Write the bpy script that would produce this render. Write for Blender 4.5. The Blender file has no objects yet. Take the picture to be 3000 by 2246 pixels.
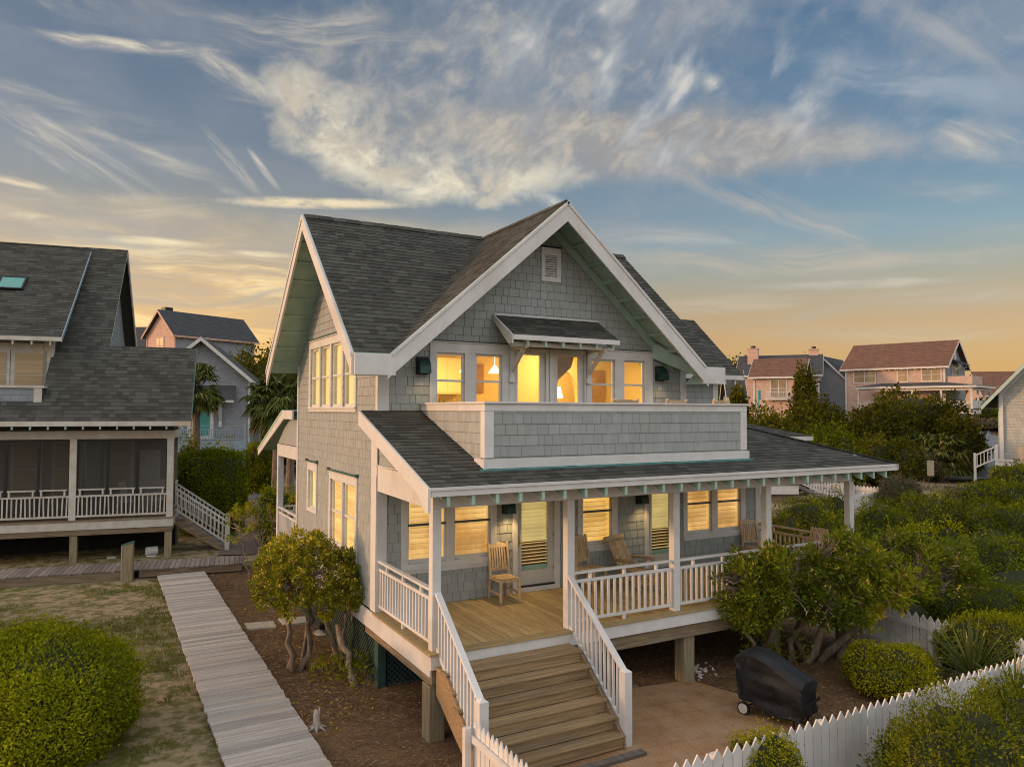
import bpy, math, random
import numpy as np
from mathutils import Vector, Matrix
R = math.radians
random.seed(7)
SC = bpy.context.scene
COL = SC.collection
V = Vector

# ------------------------------------------------------------------ camera
GZ = -1.38                       # level of the yard (0 = porch deck)
CAM = V((-4.597, -10.814, 3.755)); YAW = 0.507; PITCH = 0.036
cd = bpy.data.cameras.new('camera'); cam = bpy.data.objects.new('camera', cd); COL.objects.link(cam)
cd.sensor_width = 36; cd.lens = 36 * 2178.1 / 3000; cd.clip_end = 6000; cd.clip_start = .1
FW = V((math.sin(YAW) * math.cos(PITCH), math.cos(YAW) * math.cos(PITCH), math.sin(PITCH)))
RT = V((math.cos(YAW), -math.sin(YAW), 0)); UP = RT.cross(FW)
roll = .003
R2 = RT * math.cos(roll) + UP * math.sin(roll); U2 = UP * math.cos(roll) - RT * math.sin(roll)
m = Matrix((R2, U2, -FW)).transposed().to_4x4(); m.translation = CAM; cam.matrix_world = m
SC.camera = cam
FH = V((math.sin(YAW), math.cos(YAW), 0))
def W(qx, qy, w):                # surveyed point: bearing, height and distance from where the photograph was taken
    return CAM + FW * w + R2 * ((qx / .7373 - 1500) / 2178.1 * w) - U2 * ((qy / .7373 - 1123) / 2178.1 * w)
def WG(qx, qy, z=GZ):            # the same on a level
    d = FW + R2 * ((qx / .7373 - 1500) / 2178.1) - U2 * ((qy / .7373 - 1123) / 2178.1)
    return CAM + d * ((z - CAM.z) / d.z)

SC.view_settings.view_transform = 'Standard'; SC.view_settings.look = 'None'
SC.view_settings.exposure = 0.12; SC.view_settings.gamma = 1.0
SC.cycles.use_denoising = True; SC.cycles.pixel_filter_type = 'BLACKMAN_HARRIS'; SC.cycles.filter_width = 1.05
SC.cycles.max_bounces = 6; SC.cycles.diffuse_bounces = 3; SC.cycles.glossy_bounces = 3
SC.cycles.transparent_max_bounces = 8; SC.cycles.transmission_bounces = 4
SC.cycles.sample_clamp_indirect = 4; SC.cycles.caustics_reflective = False; SC.cycles.caustics_refractive = False

# ------------------------------------------------------------------ node helper
class S:
    """a socket with arithmetic"""
    def __init__(s, nt, k): s.nt = nt; s.k = k
    def _m(s, op, *a):
        n = s.nt.nodes.new('ShaderNodeMath'); n.operation = op
        for i, x in enumerate((s,) + a):
            if isinstance(x, S): s.nt.links.new(x.k, n.inputs[i])
            else: n.inputs[i].default_value = x
        return S(s.nt, n.outputs[0])
    def __add__(s, o): return s._m('ADD', o)
    def __sub__(s, o): return s._m('SUBTRACT', o)
    def __mul__(s, o): return s._m('MULTIPLY', o)
    def __truediv__(s, o): return s._m('DIVIDE', o)
    __radd__ = __add__; __rmul__ = __mul__
    def __rsub__(s, o): return (s * -1) + o
    def f(s, op, *a): return s._m(op, *a)
def con(nt, x, sock):
    if isinstance(x, S): nt.links.new(x.k, sock)
    else: sock.default_value = x
def sstep(a, b, x, lo=0., hi=1., smooth=True):
    n = x.nt.nodes.new('ShaderNodeMapRange'); n.interpolation_type = 'SMOOTHSTEP' if smooth else 'LINEAR'; n.clamp = True
    con(x.nt, x, n.inputs[0]); n.inputs[1].default_value = a; n.inputs[2].default_value = b
    n.inputs[3].default_value = lo; n.inputs[4].default_value = hi
    return S(x.nt, n.outputs[0])
def vec(nt, x, y, z=0.):
    n = nt.nodes.new('ShaderNodeCombineXYZ')
    for i, q in enumerate((x, y, z)): con(nt, q, n.inputs[i])
    return S(nt, n.outputs[0])
def noise(nt, v, scale, detail=4., rough=.55, dist=0., out=0):
    n = nt.nodes.new('ShaderNodeTexNoise'); con(nt, v, n.inputs['Vector'])
    n.inputs['Scale'].default_value = scale; n.inputs['Detail'].default_value = detail
    n.inputs['Roughness'].default_value = rough; n.inputs['Distortion'].default_value = dist
    return S(nt, n.outputs[out])
def mixc(nt, f, a, b, mode='MIX'):
    n = nt.nodes.new('ShaderNodeMix'); n.data_type = 'RGBA'; n.blend_type = mode
    con(nt, f, n.inputs[0])
    for q, i in ((a, 6), (b, 7)):
        if isinstance(q, S): nt.links.new(q.k, n.inputs[i])
        else: n.inputs[i].default_value = (*q[:3], 1)
    return S(nt, n.outputs[2])
def ramp(nt, x, stops):
    n = nt.nodes.new('ShaderNodeValToRGB'); con(nt, x, n.inputs[0]); el = n.color_ramp.elements
    while len(el) < len(stops): el.new(.5)
    for e, (p, c) in zip(el, stops): e.position = p; e.color = (*c, 1)
    return S(nt, n.outputs[0])
def mapv(nt, v, scale=(1, 1, 1), rot=(0, 0, 0), loc=(0, 0, 0)):
    n = nt.nodes.new('ShaderNodeMapping'); con(nt, v, n.inputs[0])
    n.inputs['Scale'].default_value = scale; n.inputs['Rotation'].default_value = rot; n.inputs['Location'].default_value = loc
    return S(nt, n.outputs[0])

# ------------------------------------------------------------------ sky: dusk gradient, clouds, a low sun beyond the left
SUN_DIR = V((-.93, .33, .13)).normalized()          # towards the sun
def sky():
    wd = bpy.data.worlds.new('World'); SC.world = wd; wd.use_nodes = True
    nt = wd.node_tree; nt.nodes.clear()
    tc = nt.nodes.new('ShaderNodeTexCoord'); D = S(nt, tc.outputs['Generated'])
    sp = nt.nodes.new('ShaderNodeSeparateXYZ'); nt.links.new(D.k, sp.inputs[0])
    dx, dy, dz = (S(nt, o) for o in sp.outputs)
    c, s_ = math.cos(YAW), math.sin(YAW)
    rx = dx * c - dy * s_; ry = dx * s_ + dy * c
    az = rx.f('ARCTAN2', ry) * 57.2958                # degrees, 0 = main axis of the street, + to the right
    el = dz.f('ARCSINE') * 57.2958
    # --- clear sky
    e1 = el / 60.
    def st(*q): return [(d / 60., tuple(x * (.80 if d < 14 else .72) for x in c)) for d, c in q]
    right = ramp(nt, e1, st((0, (.60, .30, .075)), (2.5, (.66, .345, .10)), (5.5, (.62, .345, .13)), (8., (.50, .345, .19)), (10.3, (.345, .345, .28)), (12.5, (.235, .335, .39)),
                          (16, (.155, .27, .385)), (22, (.092, .195, .34)), (28, (.066, .165, .30)), (48, (.10, .18, .30)), (60, (.16, .22, .32))))
    left = ramp(nt, e1, st((0, (.80, .40, .09)), (4, (.84, .50, .16)), (8, (.76, .48, .20)), (11.5, (.56, .41, .24)), (15, (.33, .31, .29)), (18.5, (.205, .235, .29)), (23, (.125, .175, .265)),
                         (28, (.085, .145, .24)), (48, (.10, .17, .28)), (60, (.16, .22, .32))))
    L = sstep(14, -20, az)
    col = mixc(nt, L, right, left)
    # --- clouds (coordinates in degrees of azimuth and elevation)
    def rotp(deg, sx, sy, seed=0.):
        a = R(deg)                                     # along-axis u, across-axis v
        u = az * (math.cos(a) * sx) + el * (math.sin(a) * sx) + seed
        v = el * (math.cos(a) * sy) - az * (math.sin(a) * sy) + seed * .7
        return vec(nt, u, v, seed)
    def rotd(deg, sx, sy, seed, wob, amt):             # the same with its axes bent by a broad noise
        a = R(deg); e2 = el + (wob - .5) * amt
        u = az * (math.cos(a) * sx) + e2 * (math.sin(a) * sx) + seed
        v = e2 * (math.cos(a) * sy) - az * (math.sin(a) * sy) + seed * .7
        return vec(nt, u, v, seed)
    def spot(ax, ay, rx_, ry_, deg=0., lo=.35, hi=1.):
        a = R(deg); X = az - ax; Y = el - ay
        u = (X * math.cos(a) + Y * math.sin(a)) / rx_; v = (Y * math.cos(a) - X * math.sin(a)) / ry_
        r = (u * u + v * v).f('SQRT') + (fine - .5) * .55 + (mid - .5) * .75
        return sstep(hi, lo, r)
    def layer(col, dens, c1, c2=None, shade=None):
        cc = c1 if c2 is None else mixc(nt, shade, c1, c2)
        return mixc(nt, dens.f('MINIMUM', 1.), col, cc)
    def ae(qx, qy):
        a_ = math.atan((qx / .7373 - 1500) / 2178.); return math.degrees(a_), math.degrees(math.atan((1201 - qy / .7373) / 2178. * math.cos(a_)))
    def aesz(qx, qy, a, b, deg):                       # bearing, height, half length, half width and tilt of a cloud as surveyed
        A, E = ae(qx, qy); ca = math.cos(R(A)); ce = math.cos(R(E))
        sh = math.degrees(math.atan(math.tan(R(E)) * math.sin(R(A))))
        return A, E, a * .0357 * ca * ca, b * .0357 * ca * ce * ce, -deg - sh
    fine = noise(nt, rotp(-8, .28, .42), 1., 9., .62, .5)
    broad = noise(nt, rotp(0, .06, .09, 2.), 1., 3., .5)
    soft = noise(nt, rotd(-5, .05, .16, 3., broad, 6), 1., 6., .58, .4)
    mid = noise(nt, rotp(-14, .16, .2, 11.), 1., 7., .6, .3)
    # thin veil over much of the sky, grey mauve
    col = layer(col, sstep(.40, .70, soft) * sstep(9, 15, el) * .55, (.235, .24, .265), (.33, .305, .29), sstep(.5, .7, mid))
    diag = noise(nt, rotd(38, .085, .17, 5., broad, 9), 1., 7., .58, .3)
    col = layer(col, sstep(.40, .64, diag) * sstep(13.5, 18.5, el) * sstep(-14, 0, az) * .75, (.22, .245, .295), (.39, .365, .35), sstep(.5, .7, fine))
    # streaked cirrus
    def cirrus(col, q, seed, k=1., c1=(.44, .385, .32), c2=(.76, .645, .46), sx=.06, sy=.42, lo=.38, hi=.62, bend=5.):
        ax, ay, rx_, ry_, dg = aesz(*q)
        n_ = noise(nt, rotd(dg, sx, sy, seed, broad, bend), 1., 8., .63, .7)
        d = sstep(lo, hi, n_) * spot(ax, ay, rx_, ry_, dg, .25, 1.05) * k
        return layer(col, d, c1, c2, sstep(.48, .66, n_))
    # low bars in the gold, left; grey mauve bars above them
    col = cirrus(col, (300, 610, 700, 190, 6), 21., .95, (.80, .50, .20), (1., .76, .38), .05, .62, .42, .60)
    col = cirrus(col, (420, 640, 620, 130, -4), 29., .75, (.47, .36, .25), (.44, .34, .24), .045, .6, .46, .62)
    col = cirrus(col, (420, 575, 520, 120, 8), 28., .7, (.42, .345, .28), (.40, .33, .28), .05, .5, .46, .62)
    col = cirrus(col, (300, 520, 560, 80, 5), 22., .85, (.42, .33, .26), (.38, .31, .26), .045, .34)
    col = cirrus(col, (900, 520, 500, 70, 3), 24., .6, (.50, .38, .23), (.66, .48, .27), .04, .3)
    col = cirrus(col, (200, 440, 420, 55, 3), 23., .6, (.60, .46, .30), (.80, .62, .38), .045, .36)
    for q, sd, k in (((90, 470, 120, 13, 6), 57., 1.), ((330, 522, 130, 13, 4), 58., .95), ((560, 548, 90, 9, 4), 56., .8), ((30, 392, 90, 12, 12), 60., .8), ((690, 437, 260, 15, 1), 55., 1.)):
        col = cirrus(col, q, sd, k, (.85, .66, .38), (1.05, .86, .54), .09, .6, .34, .52, 3.)
    for q, sd, k in (((370, 40, 400, 52, 11), 41., 1.), ((190, 82, 320, 24, 5), 43., 1.), ((760, 70, 420, 80, 3), 45., .6), ((500, 165, 130, 50, 30), 47., .85), ((560, 205, 150, 22, 9), 48., .55),
                     ((130, 250, 420, 60, 13), 52., .6), ((70, 300, 190, 36, 38), 49., 1.), ((210, 350, 220, 40, 36), 51., .95), ((300, 330, 240, 26, 20), 50., .6)):
        col = cirrus(col, q, sd, k)
    for q, sd, k in (((490, 345, 105, 18, 52), 53., 1.), ((562, 362, 62, 10, 55), 54., .8), ((490, 412, 50, 14, 22), 46., .7)):
        col = cirrus(col, q, sd, k, sx=.12, sy=.8, lo=.28, hi=.5, bend=2.)
    # right hand bands
    M1, M2 = (.37, .325, .29), (.60, .51, .40)
    for q, sd, k in (((1640, 425, 330, 42, 20), 63., .95), ((1420, 500, 300, 30, 3), 62., .6), ((1900, 480, 330, 34, 3), 64., .6), ((1850, 610, 360, 14, -2), 66., .65), ((1720, 680, 260, 20, -8), 67., .6), ((1550, 300, 620, 55, 2), 59., .7)):
        col = cirrus(col, q, sd, k, M1, M2, .05, .28, .34, .6)
    col = cirrus(col, (2150, 292, 190, 60, 14), 61., .8, (.44, .385, .33), (.68, .57, .42), .09, .34, .36, .60, 5.)
    col = cirrus(col, (1960, 160, 330, 60, 8), 68., .5, (.30, .34, .38), (.46, .46, .46), .06, .2)
    for q, sd, k in (((1700, 560, 520, 60, -1), 73., .75), ((2050, 640, 300, 30, -2), 74., .7), ((1560, 655, 260, 26, -3), 75., .6), ((1900, 720, 400, 26, 0), 76., .6)):
        col = cirrus(col, q, sd, k, (.42, .335, .27), (.56, .42, .28), .05, .5, .36, .6)
    for q, sd, k in (((1250, 500, 330, 46, 4), 77., .7), ((1950, 400, 360, 36, 3), 78., .6), ((2080, 60, 260, 60, 25), 79., .6)):
        col = cirrus(col, q, sd, k, (.27, .275, .29), (.45, .41, .36), .06, .3, .36, .6)
    # altocumulus fan: bright lower left rim, dissolving upwards into mottled grey
    A0, E0 = ae(985, 225); X = az - A0; Y = el - E0
    u = X / 15.; v = Y / 7.
    rr = (u * u + v * v).f('SQRT') + (fine - .5) * .34 + (mid - .5) * .34
    lowl = sstep(-.35, .85, u * -.55 + v * -.85)           # 1 at the lower left
    body = sstep(1.05, .80, rr)
    puff = noise(nt, rotd(28, .30, .42, 71., broad, 4), 1., 9., .62, .3)
    tex = sstep(.30, .68, puff)
    up = spot(A0 + 5, E0 + 4.5, 20, 9.5, 10, .3, 1.)
    col = layer(col, up * (tex * .60 + .15) , (.235, .25, .285), (.43, .39, .345), sstep(.45, .70, puff))
    tail = spot(*aesz(1360, 300, 700, 105, 1), .35, 1.)
    col = layer(col, tail * (sstep(.30, .55, mid) * .7 + .4), (.295, .255, .23), (.52, .425, .325), sstep(.42, .68, puff))
    col = layer(col, body * (tex * .55 + .4) * (lowl * .7 + .3), (.37, .325, .28), (.62, .52, .385), sstep(.38, .66, puff))
    rim = body * sstep(.36, .80, rr) * sstep(.25, .85, lowl)
    col = layer(col, rim * (sstep(.28, .56, puff) * .8 + .15), (.62, .51, .36), (.92, .79, .55), sstep(.40, .62, fine))
    # rounded puffs to the right of it
    pf = noise(nt, rotd(50, .16, .34, 81., broad, 3), 1., 6., .5, .2)
    col = layer(col, sstep(.46, .66, pf) * spot(*ae(1400, 160), 19, 7.5, -15, .3, 1.) * .95, (.40, .40, .40), (.70, .63, .53), sstep(.56, .74, pf))
    for q in ((1020, 408, 34, 14, 4), (945, 411, 28, 10, 0), (1190, 430, 50, 22, 20), (1545, 175, 46, 36, 40), (1460, 140, 24, 18, 0), (1285, 105, 30, 24, 0)):
        g_ = aesz(*q); col = layer(col, spot(*g_, .0, 1.) * sstep(.36, .6, fine) * .9, (.60, .54, .45), (.78, .70, .55), sstep(.4, .65, fine))
    col = mixc(nt, 1., col, (.80, .81, .83), 'MULTIPLY'); col = mixc(nt, sstep(13, 3, el), col, mixc(nt, 1., col, mixc(nt, L, (1.04, .90, .72), (1.26, 1.06, .78)), 'MULTIPLY'))
    # --- bright unseen cloud deck added behind the camera and at the zenith for fill light
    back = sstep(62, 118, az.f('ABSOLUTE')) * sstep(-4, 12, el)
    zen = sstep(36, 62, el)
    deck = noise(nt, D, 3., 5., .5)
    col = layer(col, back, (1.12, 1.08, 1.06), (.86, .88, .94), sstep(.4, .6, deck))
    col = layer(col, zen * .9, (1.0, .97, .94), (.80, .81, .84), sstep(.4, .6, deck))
    # glow round the sun
    vm = nt.nodes.new('ShaderNodeVectorMath'); vm.operation = 'DOT_PRODUCT'; nt.links.new(D.k, vm.inputs[0]); vm.inputs[1].default_value = SUN_DIR
    g = S(nt, vm.outputs['Value']).f('MAXIMUM', 0.).f('POWER', 5.)
    col = mixc(nt, g * .8, col, (1.5, .62, .2), 'ADD')
    # below the horizon
    col = mixc(nt, sstep(-.3, -3., el), col, (.12, .09, .06))
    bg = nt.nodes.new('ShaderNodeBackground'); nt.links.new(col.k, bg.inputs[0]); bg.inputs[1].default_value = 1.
    # clear-air light of the low sun
    sk = nt.nodes.new('ShaderNodeTexSky'); sk.sky_type = 'NISHITA'; sk.sun_disc = False
    sk.sun_elevation = math.asin(SUN_DIR.z); sk.sun_rotation = math.atan2(SUN_DIR.x, SUN_DIR.y); sk.altitude = 5
    b2 = nt.nodes.new('ShaderNodeBackground'); nt.links.new(sk.outputs[0], b2.inputs[0]); b2.inputs[1].default_value = .05
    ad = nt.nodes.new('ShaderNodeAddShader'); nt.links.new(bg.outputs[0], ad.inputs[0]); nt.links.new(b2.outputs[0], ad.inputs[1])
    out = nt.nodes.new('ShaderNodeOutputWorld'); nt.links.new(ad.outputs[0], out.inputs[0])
    wd.cycles.sampling_method = 'MANUAL'; wd.cycles.sample_map_resolution = 512
sky()
sl = bpy.data.lights.new('sun', 'SUN'); sl.energy = 2.0; sl.angle = R(4); sl.color = (1., .55, .27)
so = bpy.data.objects.new('sun', sl); COL.objects.link(so)
so.rotation_euler = (-SUN_DIR).to_track_quat('-Z', 'Y').to_euler()

# ------------------------------------------------------------------ mesh helpers
def tag(o, label=None, cat=None, group=None, kind=None):
    for k, q in (('label', label), ('category', cat), ('group', group), ('kind', kind)):
        if q: o[k] = q
    return o
def empty(name, loc, label, cat, group=None, rz=0.):
    o = bpy.data.objects.new(name, None); COL.objects.link(o); o.empty_display_size = .2
    o.location = loc; o.rotation_euler = (0, 0, rz)
    return tag(o, label, cat, group)
def copy_tree(o, parent=None):
    c = o.copy(); COL.objects.link(c); c.parent = parent
    for ch in o.children: copy_tree(ch, c)
    return c
class MB:
    def __init__(s): s.v = []; s.f = []; s.t = []
    def face(s, pts, t=.5):
        i = len(s.v); s.v += [tuple(p) for p in pts]; s.f.append(list(range(i, i + len(pts)))); s.t.append(t)
    def hexa(s, p, t=None):                       # p: 4 bottom + 4 top
        t = random.random() if t is None else t
        i = len(s.v); s.v += [tuple(q) for q in p]
        for q in ((3, 2, 1, 0), (4, 5, 6, 7), (0, 1, 5, 4), (1, 2, 6, 5), (2, 3, 7, 6), (3, 0, 4, 7)):
            s.f.append([i + k for k in q]); s.t.append(t)
        return s
    def box(s, x0, x1, y0, y1, z0, z1, t=None):
        return s.hexa([(x0, y0, z0), (x1, y0, z0), (x1, y1, z0), (x0, y1, z0), (x0, y0, z1), (x1, y0, z1), (x1, y1, z1), (x0, y1, z1)], t)
    def fbox(s, F, s0, s1, t0, t1, h0, h1, t=None):
        P = F.P
        return s.hexa([P(s0, t0, h0), P(s1, t0, h0), P(s1, t0, h1), P(s0, t0, h1), P(s0, t1, h0), P(s1, t1, h0), P(s1, t1, h1), P(s0, t1, h1)], t)
    def beam(s, a, b, w, h, up=(0, 0, 1), t=None):
        a = V(a); b = V(b); d = (b - a).normalized(); x = d.cross(V(up)).normalized(); u = x.cross(d)
        x *= w / 2; u *= h / 2
        return s.hexa([a - x - u, a + x - u, b + x - u, b - x - u, a - x + u, a + x + u, b + x + u, b - x + u], t)
    def prism(s, pts, ext, t=None):
        t = random.random() if t is None else t
        ext = V(ext); a = [V(p) for p in pts]; b = [p + ext for p in a]; n = len(a)
        s.face(a[::-1], t); s.face(b, t)
        for k in range(n): s.face([a[k], a[(k + 1) % n], b[(k + 1) % n], b[k]], t)
        return s
    def tube(s, pts, rad, n=6, t=None):
        t = random.random() if t is None else t
        pts = [V(p) for p in pts]; rings = []
        for k, p in enumerate(pts):
            d = (pts[min(k + 1, len(pts) - 1)] - pts[max(k - 1, 0)]).normalized()
            x = d.cross(V((.31, .22, .92))); x = x.normalized() if x.length > 1e-4 else V((1, 0, 0)); y = d.cross(x)
            r = rad[k] if isinstance(rad, (list, tuple)) else rad
            i = len(s.v); s.v += [tuple(p + (x * math.cos(2 * math.pi * q / n) + y * math.sin(2 * math.pi * q / n)) * r) for q in range(n)]
            rings.append(i)
        for a, b in zip(rings, rings[1:]):
            for q in range(n): s.f.append([a + q, a + (q + 1) % n, b + (q + 1) % n, b + q]); s.t.append(t)
        s.f.append([rings[0] + q for q in range(n)][::-1]); s.t.append(t)
        s.f.append([rings[-1] + q for q in range(n)]); s.t.append(t)
        return s
    def build(s, name, mat, parent=None, bevel=0., smooth=False, local=False):
        vv = s.v
        if parent is not None and not local:
            o = ORG[parent.name]; vv = [(x - o[0], y - o[1], z - o[2]) for x, y, z in vv]
        return link_mesh(name, vv, s.f, s.t, mat, parent, bevel, smooth)
ORG = {}
def link_mesh(name, vv, ff, tt, mat, parent=None, bevel=0., smooth=False):
    me = bpy.data.meshes.new(name); me.from_pydata(vv, [], ff)
    at = me.attributes.new('tint', 'FLOAT', 'FACE'); at.data.foreach_set('value', np.asarray(tt, dtype=np.float32))
    if smooth: me.polygons.foreach_set('use_smooth', [True] * len(ff))
    me.materials.append(mat)
    if min(tt) < 0:                       # joints between shingles show the dark felt behind
        me.materials.append(M['felt']); me.polygons.foreach_set('material_index', [1 if q < 0 else 0 for q in tt])
    me.update()
    o = bpy.data.objects.new(name, me); COL.objects.link(o)
    if parent is not None:
        o.parent = parent
        ORG[o.name] = ORG.get(parent.name, (0, 0, 0))
    if bevel:
        b = o.modifiers.new('edge', 'BEVEL'); b.width = bevel; b.segments = 1; b.limit_method = 'ANGLE'
    return o
def root(name, loc, label, cat, group=None, rz=0., world=False):
    o = empty(name, loc, label, cat, group, rz); ORG[o.name] = tuple(loc) if world else (0, 0, 0); return o
class Fr:
    """a wall or roof plane: s along U, t along T, h along the outward normal"""
    def __init__(s, O, U, T, N): s.O = V(O); s.U = V(U).normalized(); s.T = V(T).normalized(); s.N = V(N).normalized()
    def P(s, a, b, h=0.): return s.O + s.U * a + s.T * b + s.N * h
def clip(poly, conv):
    """clip 2-D poly by convex ccw polygon"""
    out = poly
    for i in range(len(conv)):
        ax, ay = conv[i]; bx, by = conv[(i + 1) % len(conv)]; inp = out; out = []
        if not inp: return []
        def sd(p): return (bx - ax) * (p[1] - ay) - (by - ay) * (p[0] - ax)
        for k in range(len(inp)):
            p, q = inp[k], inp[(k + 1) % len(inp)]; dp, dq = sd(p), sd(q)
            if dp >= 0: out.append(p)
            if (dp >= 0) != (dq >= 0):
                r = dp / (dp - dq); out.append((p[0] + (q[0] - p[0]) * r, p[1] + (q[1] - p[1]) * r))
    return out
def minus(rects, h):
    out = []
    for (a, b, c, d) in rects:
        e, f, g, k = max(a, h[0]), min(b, h[1]), max(c, h[2]), min(d, h[3])
        if e >= f or g >= k: out.append((a, b, c, d)); continue
        if c < g: out.append((a, b, c, g))
        if k < d: out.append((a, b, k, d))
        if a < e: out.append((a, e, g, k))
        if f < b: out.append((f, b, g, k))
    return out
def shingle(mb, F, conv, row, w0, w1, th, gap=.004, holes=(), h0=0., seed=0, jit=0., back=True, vg=.005):
    """courses of individual shingles over a convex outline (s, t) with rectangular openings"""
    rn = random.Random(seed)
    s0 = min(p[0] for p in conv); s1 = max(p[0] for p in conv); t0 = min(p[1] for p in conv); t1 = max(p[1] for p in conv)
    if back:
        rs = [(s0, s1, t0, t1)]
        for h in holes: rs = minus(rs, h)
        for (a, b, c, d) in rs:
            q = clip([(a, c), (b, c), (b, d), (a, d)], conv)
            if len(q) > 2: mb.face([F.P(x, y, h0) for x, y in q], -1.)
    nr = int(math.ceil((t1 - t0) / row))
    for k in range(nr):
        tb = t0 + k * row; tt = min(tb + row, t1); s = s0 - rn.random() * w1
        while s < s1:
            w = rn.uniform(w0, w1); tint = rn.random(); dz = rn.uniform(-jit, jit)
            rs = [(max(s, s0), min(s + w - gap, s1), tb + vg, tt)]; s += w
            if rs[0][1] - rs[0][0] < .006: continue
            for h in holes: rs = minus(rs, h)
            for (a, b, c, d) in rs:
                q = clip([(a, c), (b, c), (b, d), (a, d)], conv)
                if len(q) < 3: continue
                def H(y): return h0 + th + dz - (th * .8) * (y - tb) / row
                top = [F.P(x, y, H(y)) for x, y in q]; i = len(mb.v); n = len(q)
                mb.v += [tuple(p) for p in top] + [tuple(F.P(x, y, h0)) for x, y in q]
                mb.f.append(list(range(i, i + n))); mb.t.append(tint)
                for e in range(n):
                    g = (e + 1) % n; mb.f.append([i + e, i + n + e, i + n + g, i + g]); mb.t.append(tint)
    return mb

# ------------------------------------------------------------------ materials
def newmat(name):
    mt = bpy.data.materials.new(name); mt.use_nodes = True; nt = mt.node_tree
    return mt, nt, nt.nodes['Principled BSDF']
def tint_of(nt):
    n = nt.nodes.new('ShaderNodeAttribute'); n.attribute_name = 'tint'; return S(nt, n.outputs['Fac'])
def ocoord(nt):
    n = nt.nodes.new('ShaderNodeTexCoord'); return S(nt, n.outputs['Object'])
def bumpy(nt, bs, hgt, strength, dist):
    b = nt.nodes.new('ShaderNodeBump'); con(nt, hgt, b.inputs['Height']); b.inputs['Strength'].default_value = strength; b.inputs['Distance'].default_value = dist
    nt.links.new(b.outputs[0], bs.inputs['Normal'])
def mat(name, c1, c2=None, rough=.6, ns=4., nd=5., stretch=(1, 1, 1), tv=.0, c3=None, bump=0., bns=60., bd=.01, metal=0., spec=.35, contrast=(.35, .65)):
    """c1..c2 by noise, brightness spread tv by the per-piece tint, optional c3 by a second broad noise"""
    mt, nt, bs = newmat(name); oc = ocoord(nt); t = tint_of(nt)
    c2 = c2 or tuple(x * .85 for x in c1)
    n = noise(nt, mapv(nt, oc, stretch), ns, nd, .6)
    col = mixc(nt, sstep(*contrast, n), c1, c2)
    if c3: col = mixc(nt, sstep(.5, .72, noise(nt, mapv(nt, oc, stretch, loc=(7, 3, 1)), ns * .37, 4., .6)), col, c3)
    if tv:
        k = t * (2 * tv) + (1 - tv)
        col = mixc(nt, 1., col, vec(nt, k, k, k), 'MULTIPLY')
    nt.links.new(col.k, bs.inputs['Base Color'])
    con(nt, sstep(.3, .7, n, rough - .08, min(1., rough + .08)), bs.inputs['Roughness'])
    bs.inputs['Metallic'].default_value = metal; bs.inputs['Specular IOR Level'].default_value = spec
    if bump: bumpy(nt, bs, noise(nt, mapv(nt, oc, stretch), bns, 4., .6), bump, bd)
    return mt
def leafmat(name, dark, light, warm, wf=.12, trans=.35):
    mt, nt, bs = newmat(name); t = tint_of(nt)
    col = ramp(nt, t, [(0., dark), (.55, tuple((a + b) / 2 for a, b in zip(dark, light))), (1 - wf, light), (1., warm)])
    nt.links.new(col.k, bs.inputs['Base Color']); bs.inputs['Roughness'].default_value = .6; bs.inputs['Specular IOR Level'].default_value = .06
    tr = nt.nodes.new('ShaderNodeBsdfTranslucent'); nt.links.new(col.k, tr.inputs[0])
    mx = nt.nodes.new('ShaderNodeMixShader'); mx.inputs[0].default_value = trans
    nt.links.new(bs.outputs[0], mx.inputs[1]); nt.links.new(tr.outputs[0], mx.inputs[2])
    nt.links.new(mx.outputs[0], nt.nodes['Material Output'].inputs[0])
    return mt
def glow(name, c1, c2, strength, ns=1.5, stretch=(1, 1, 1), base=(.5, .4, .25), tv=.25):
    """a lit blind, curtain or lamp"""
    mt, nt, bs = newmat(name); oc = ocoord(nt); t = tint_of(nt)
    n = noise(nt, mapv(nt, oc, stretch), ns, 4., .6)
    col = mixc(nt, sstep(.35, .68, n), c1, c2); k = t * (2 * tv) + (1 - tv)
    bs.inputs['Base Color'].default_value = (*base, 1); bs.inputs['Roughness'].default_value = .6
    nt.links.new(col.k, bs.inputs['Emission Color']); con(nt, k * strength, bs.inputs['Emission Strength'])
    return mt
def glass(name, tintc=(.9, .95, .93), refl=1.):
    mt, nt, bs = newmat(name); nt.nodes.remove(bs)
    tr = nt.nodes.new('ShaderNodeBsdfTransparent'); tr.inputs[0].default_value = (*tintc, 1)
    gl = nt.nodes.new('ShaderNodeBsdfGlossy'); gl.inputs['Roughness'].default_value = .02
    ge = nt.nodes.new('ShaderNodeNewGeometry'); vm = nt.nodes.new('ShaderNodeVectorMath'); vm.operation = 'DOT_PRODUCT'
    nt.links.new(ge.outputs['Normal'], vm.inputs[0]); nt.links.new(ge.outputs['Incoming'], vm.inputs[1])
    sch = (1. - S(nt, vm.outputs['Value']).f('ABSOLUTE')).f('POWER', 5.) * .93 + .05
    mx = nt.nodes.new('ShaderNodeMixShader'); con(nt, sch * refl, mx.inputs[0])
    nt.links.new(tr.outputs[0], mx.inputs[1]); nt.links.new(gl.outputs[0], mx.inputs[2])
    nt.links.new(mx.outputs[0], nt.nodes['Material Output'].inputs[0])
    return mt
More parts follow.
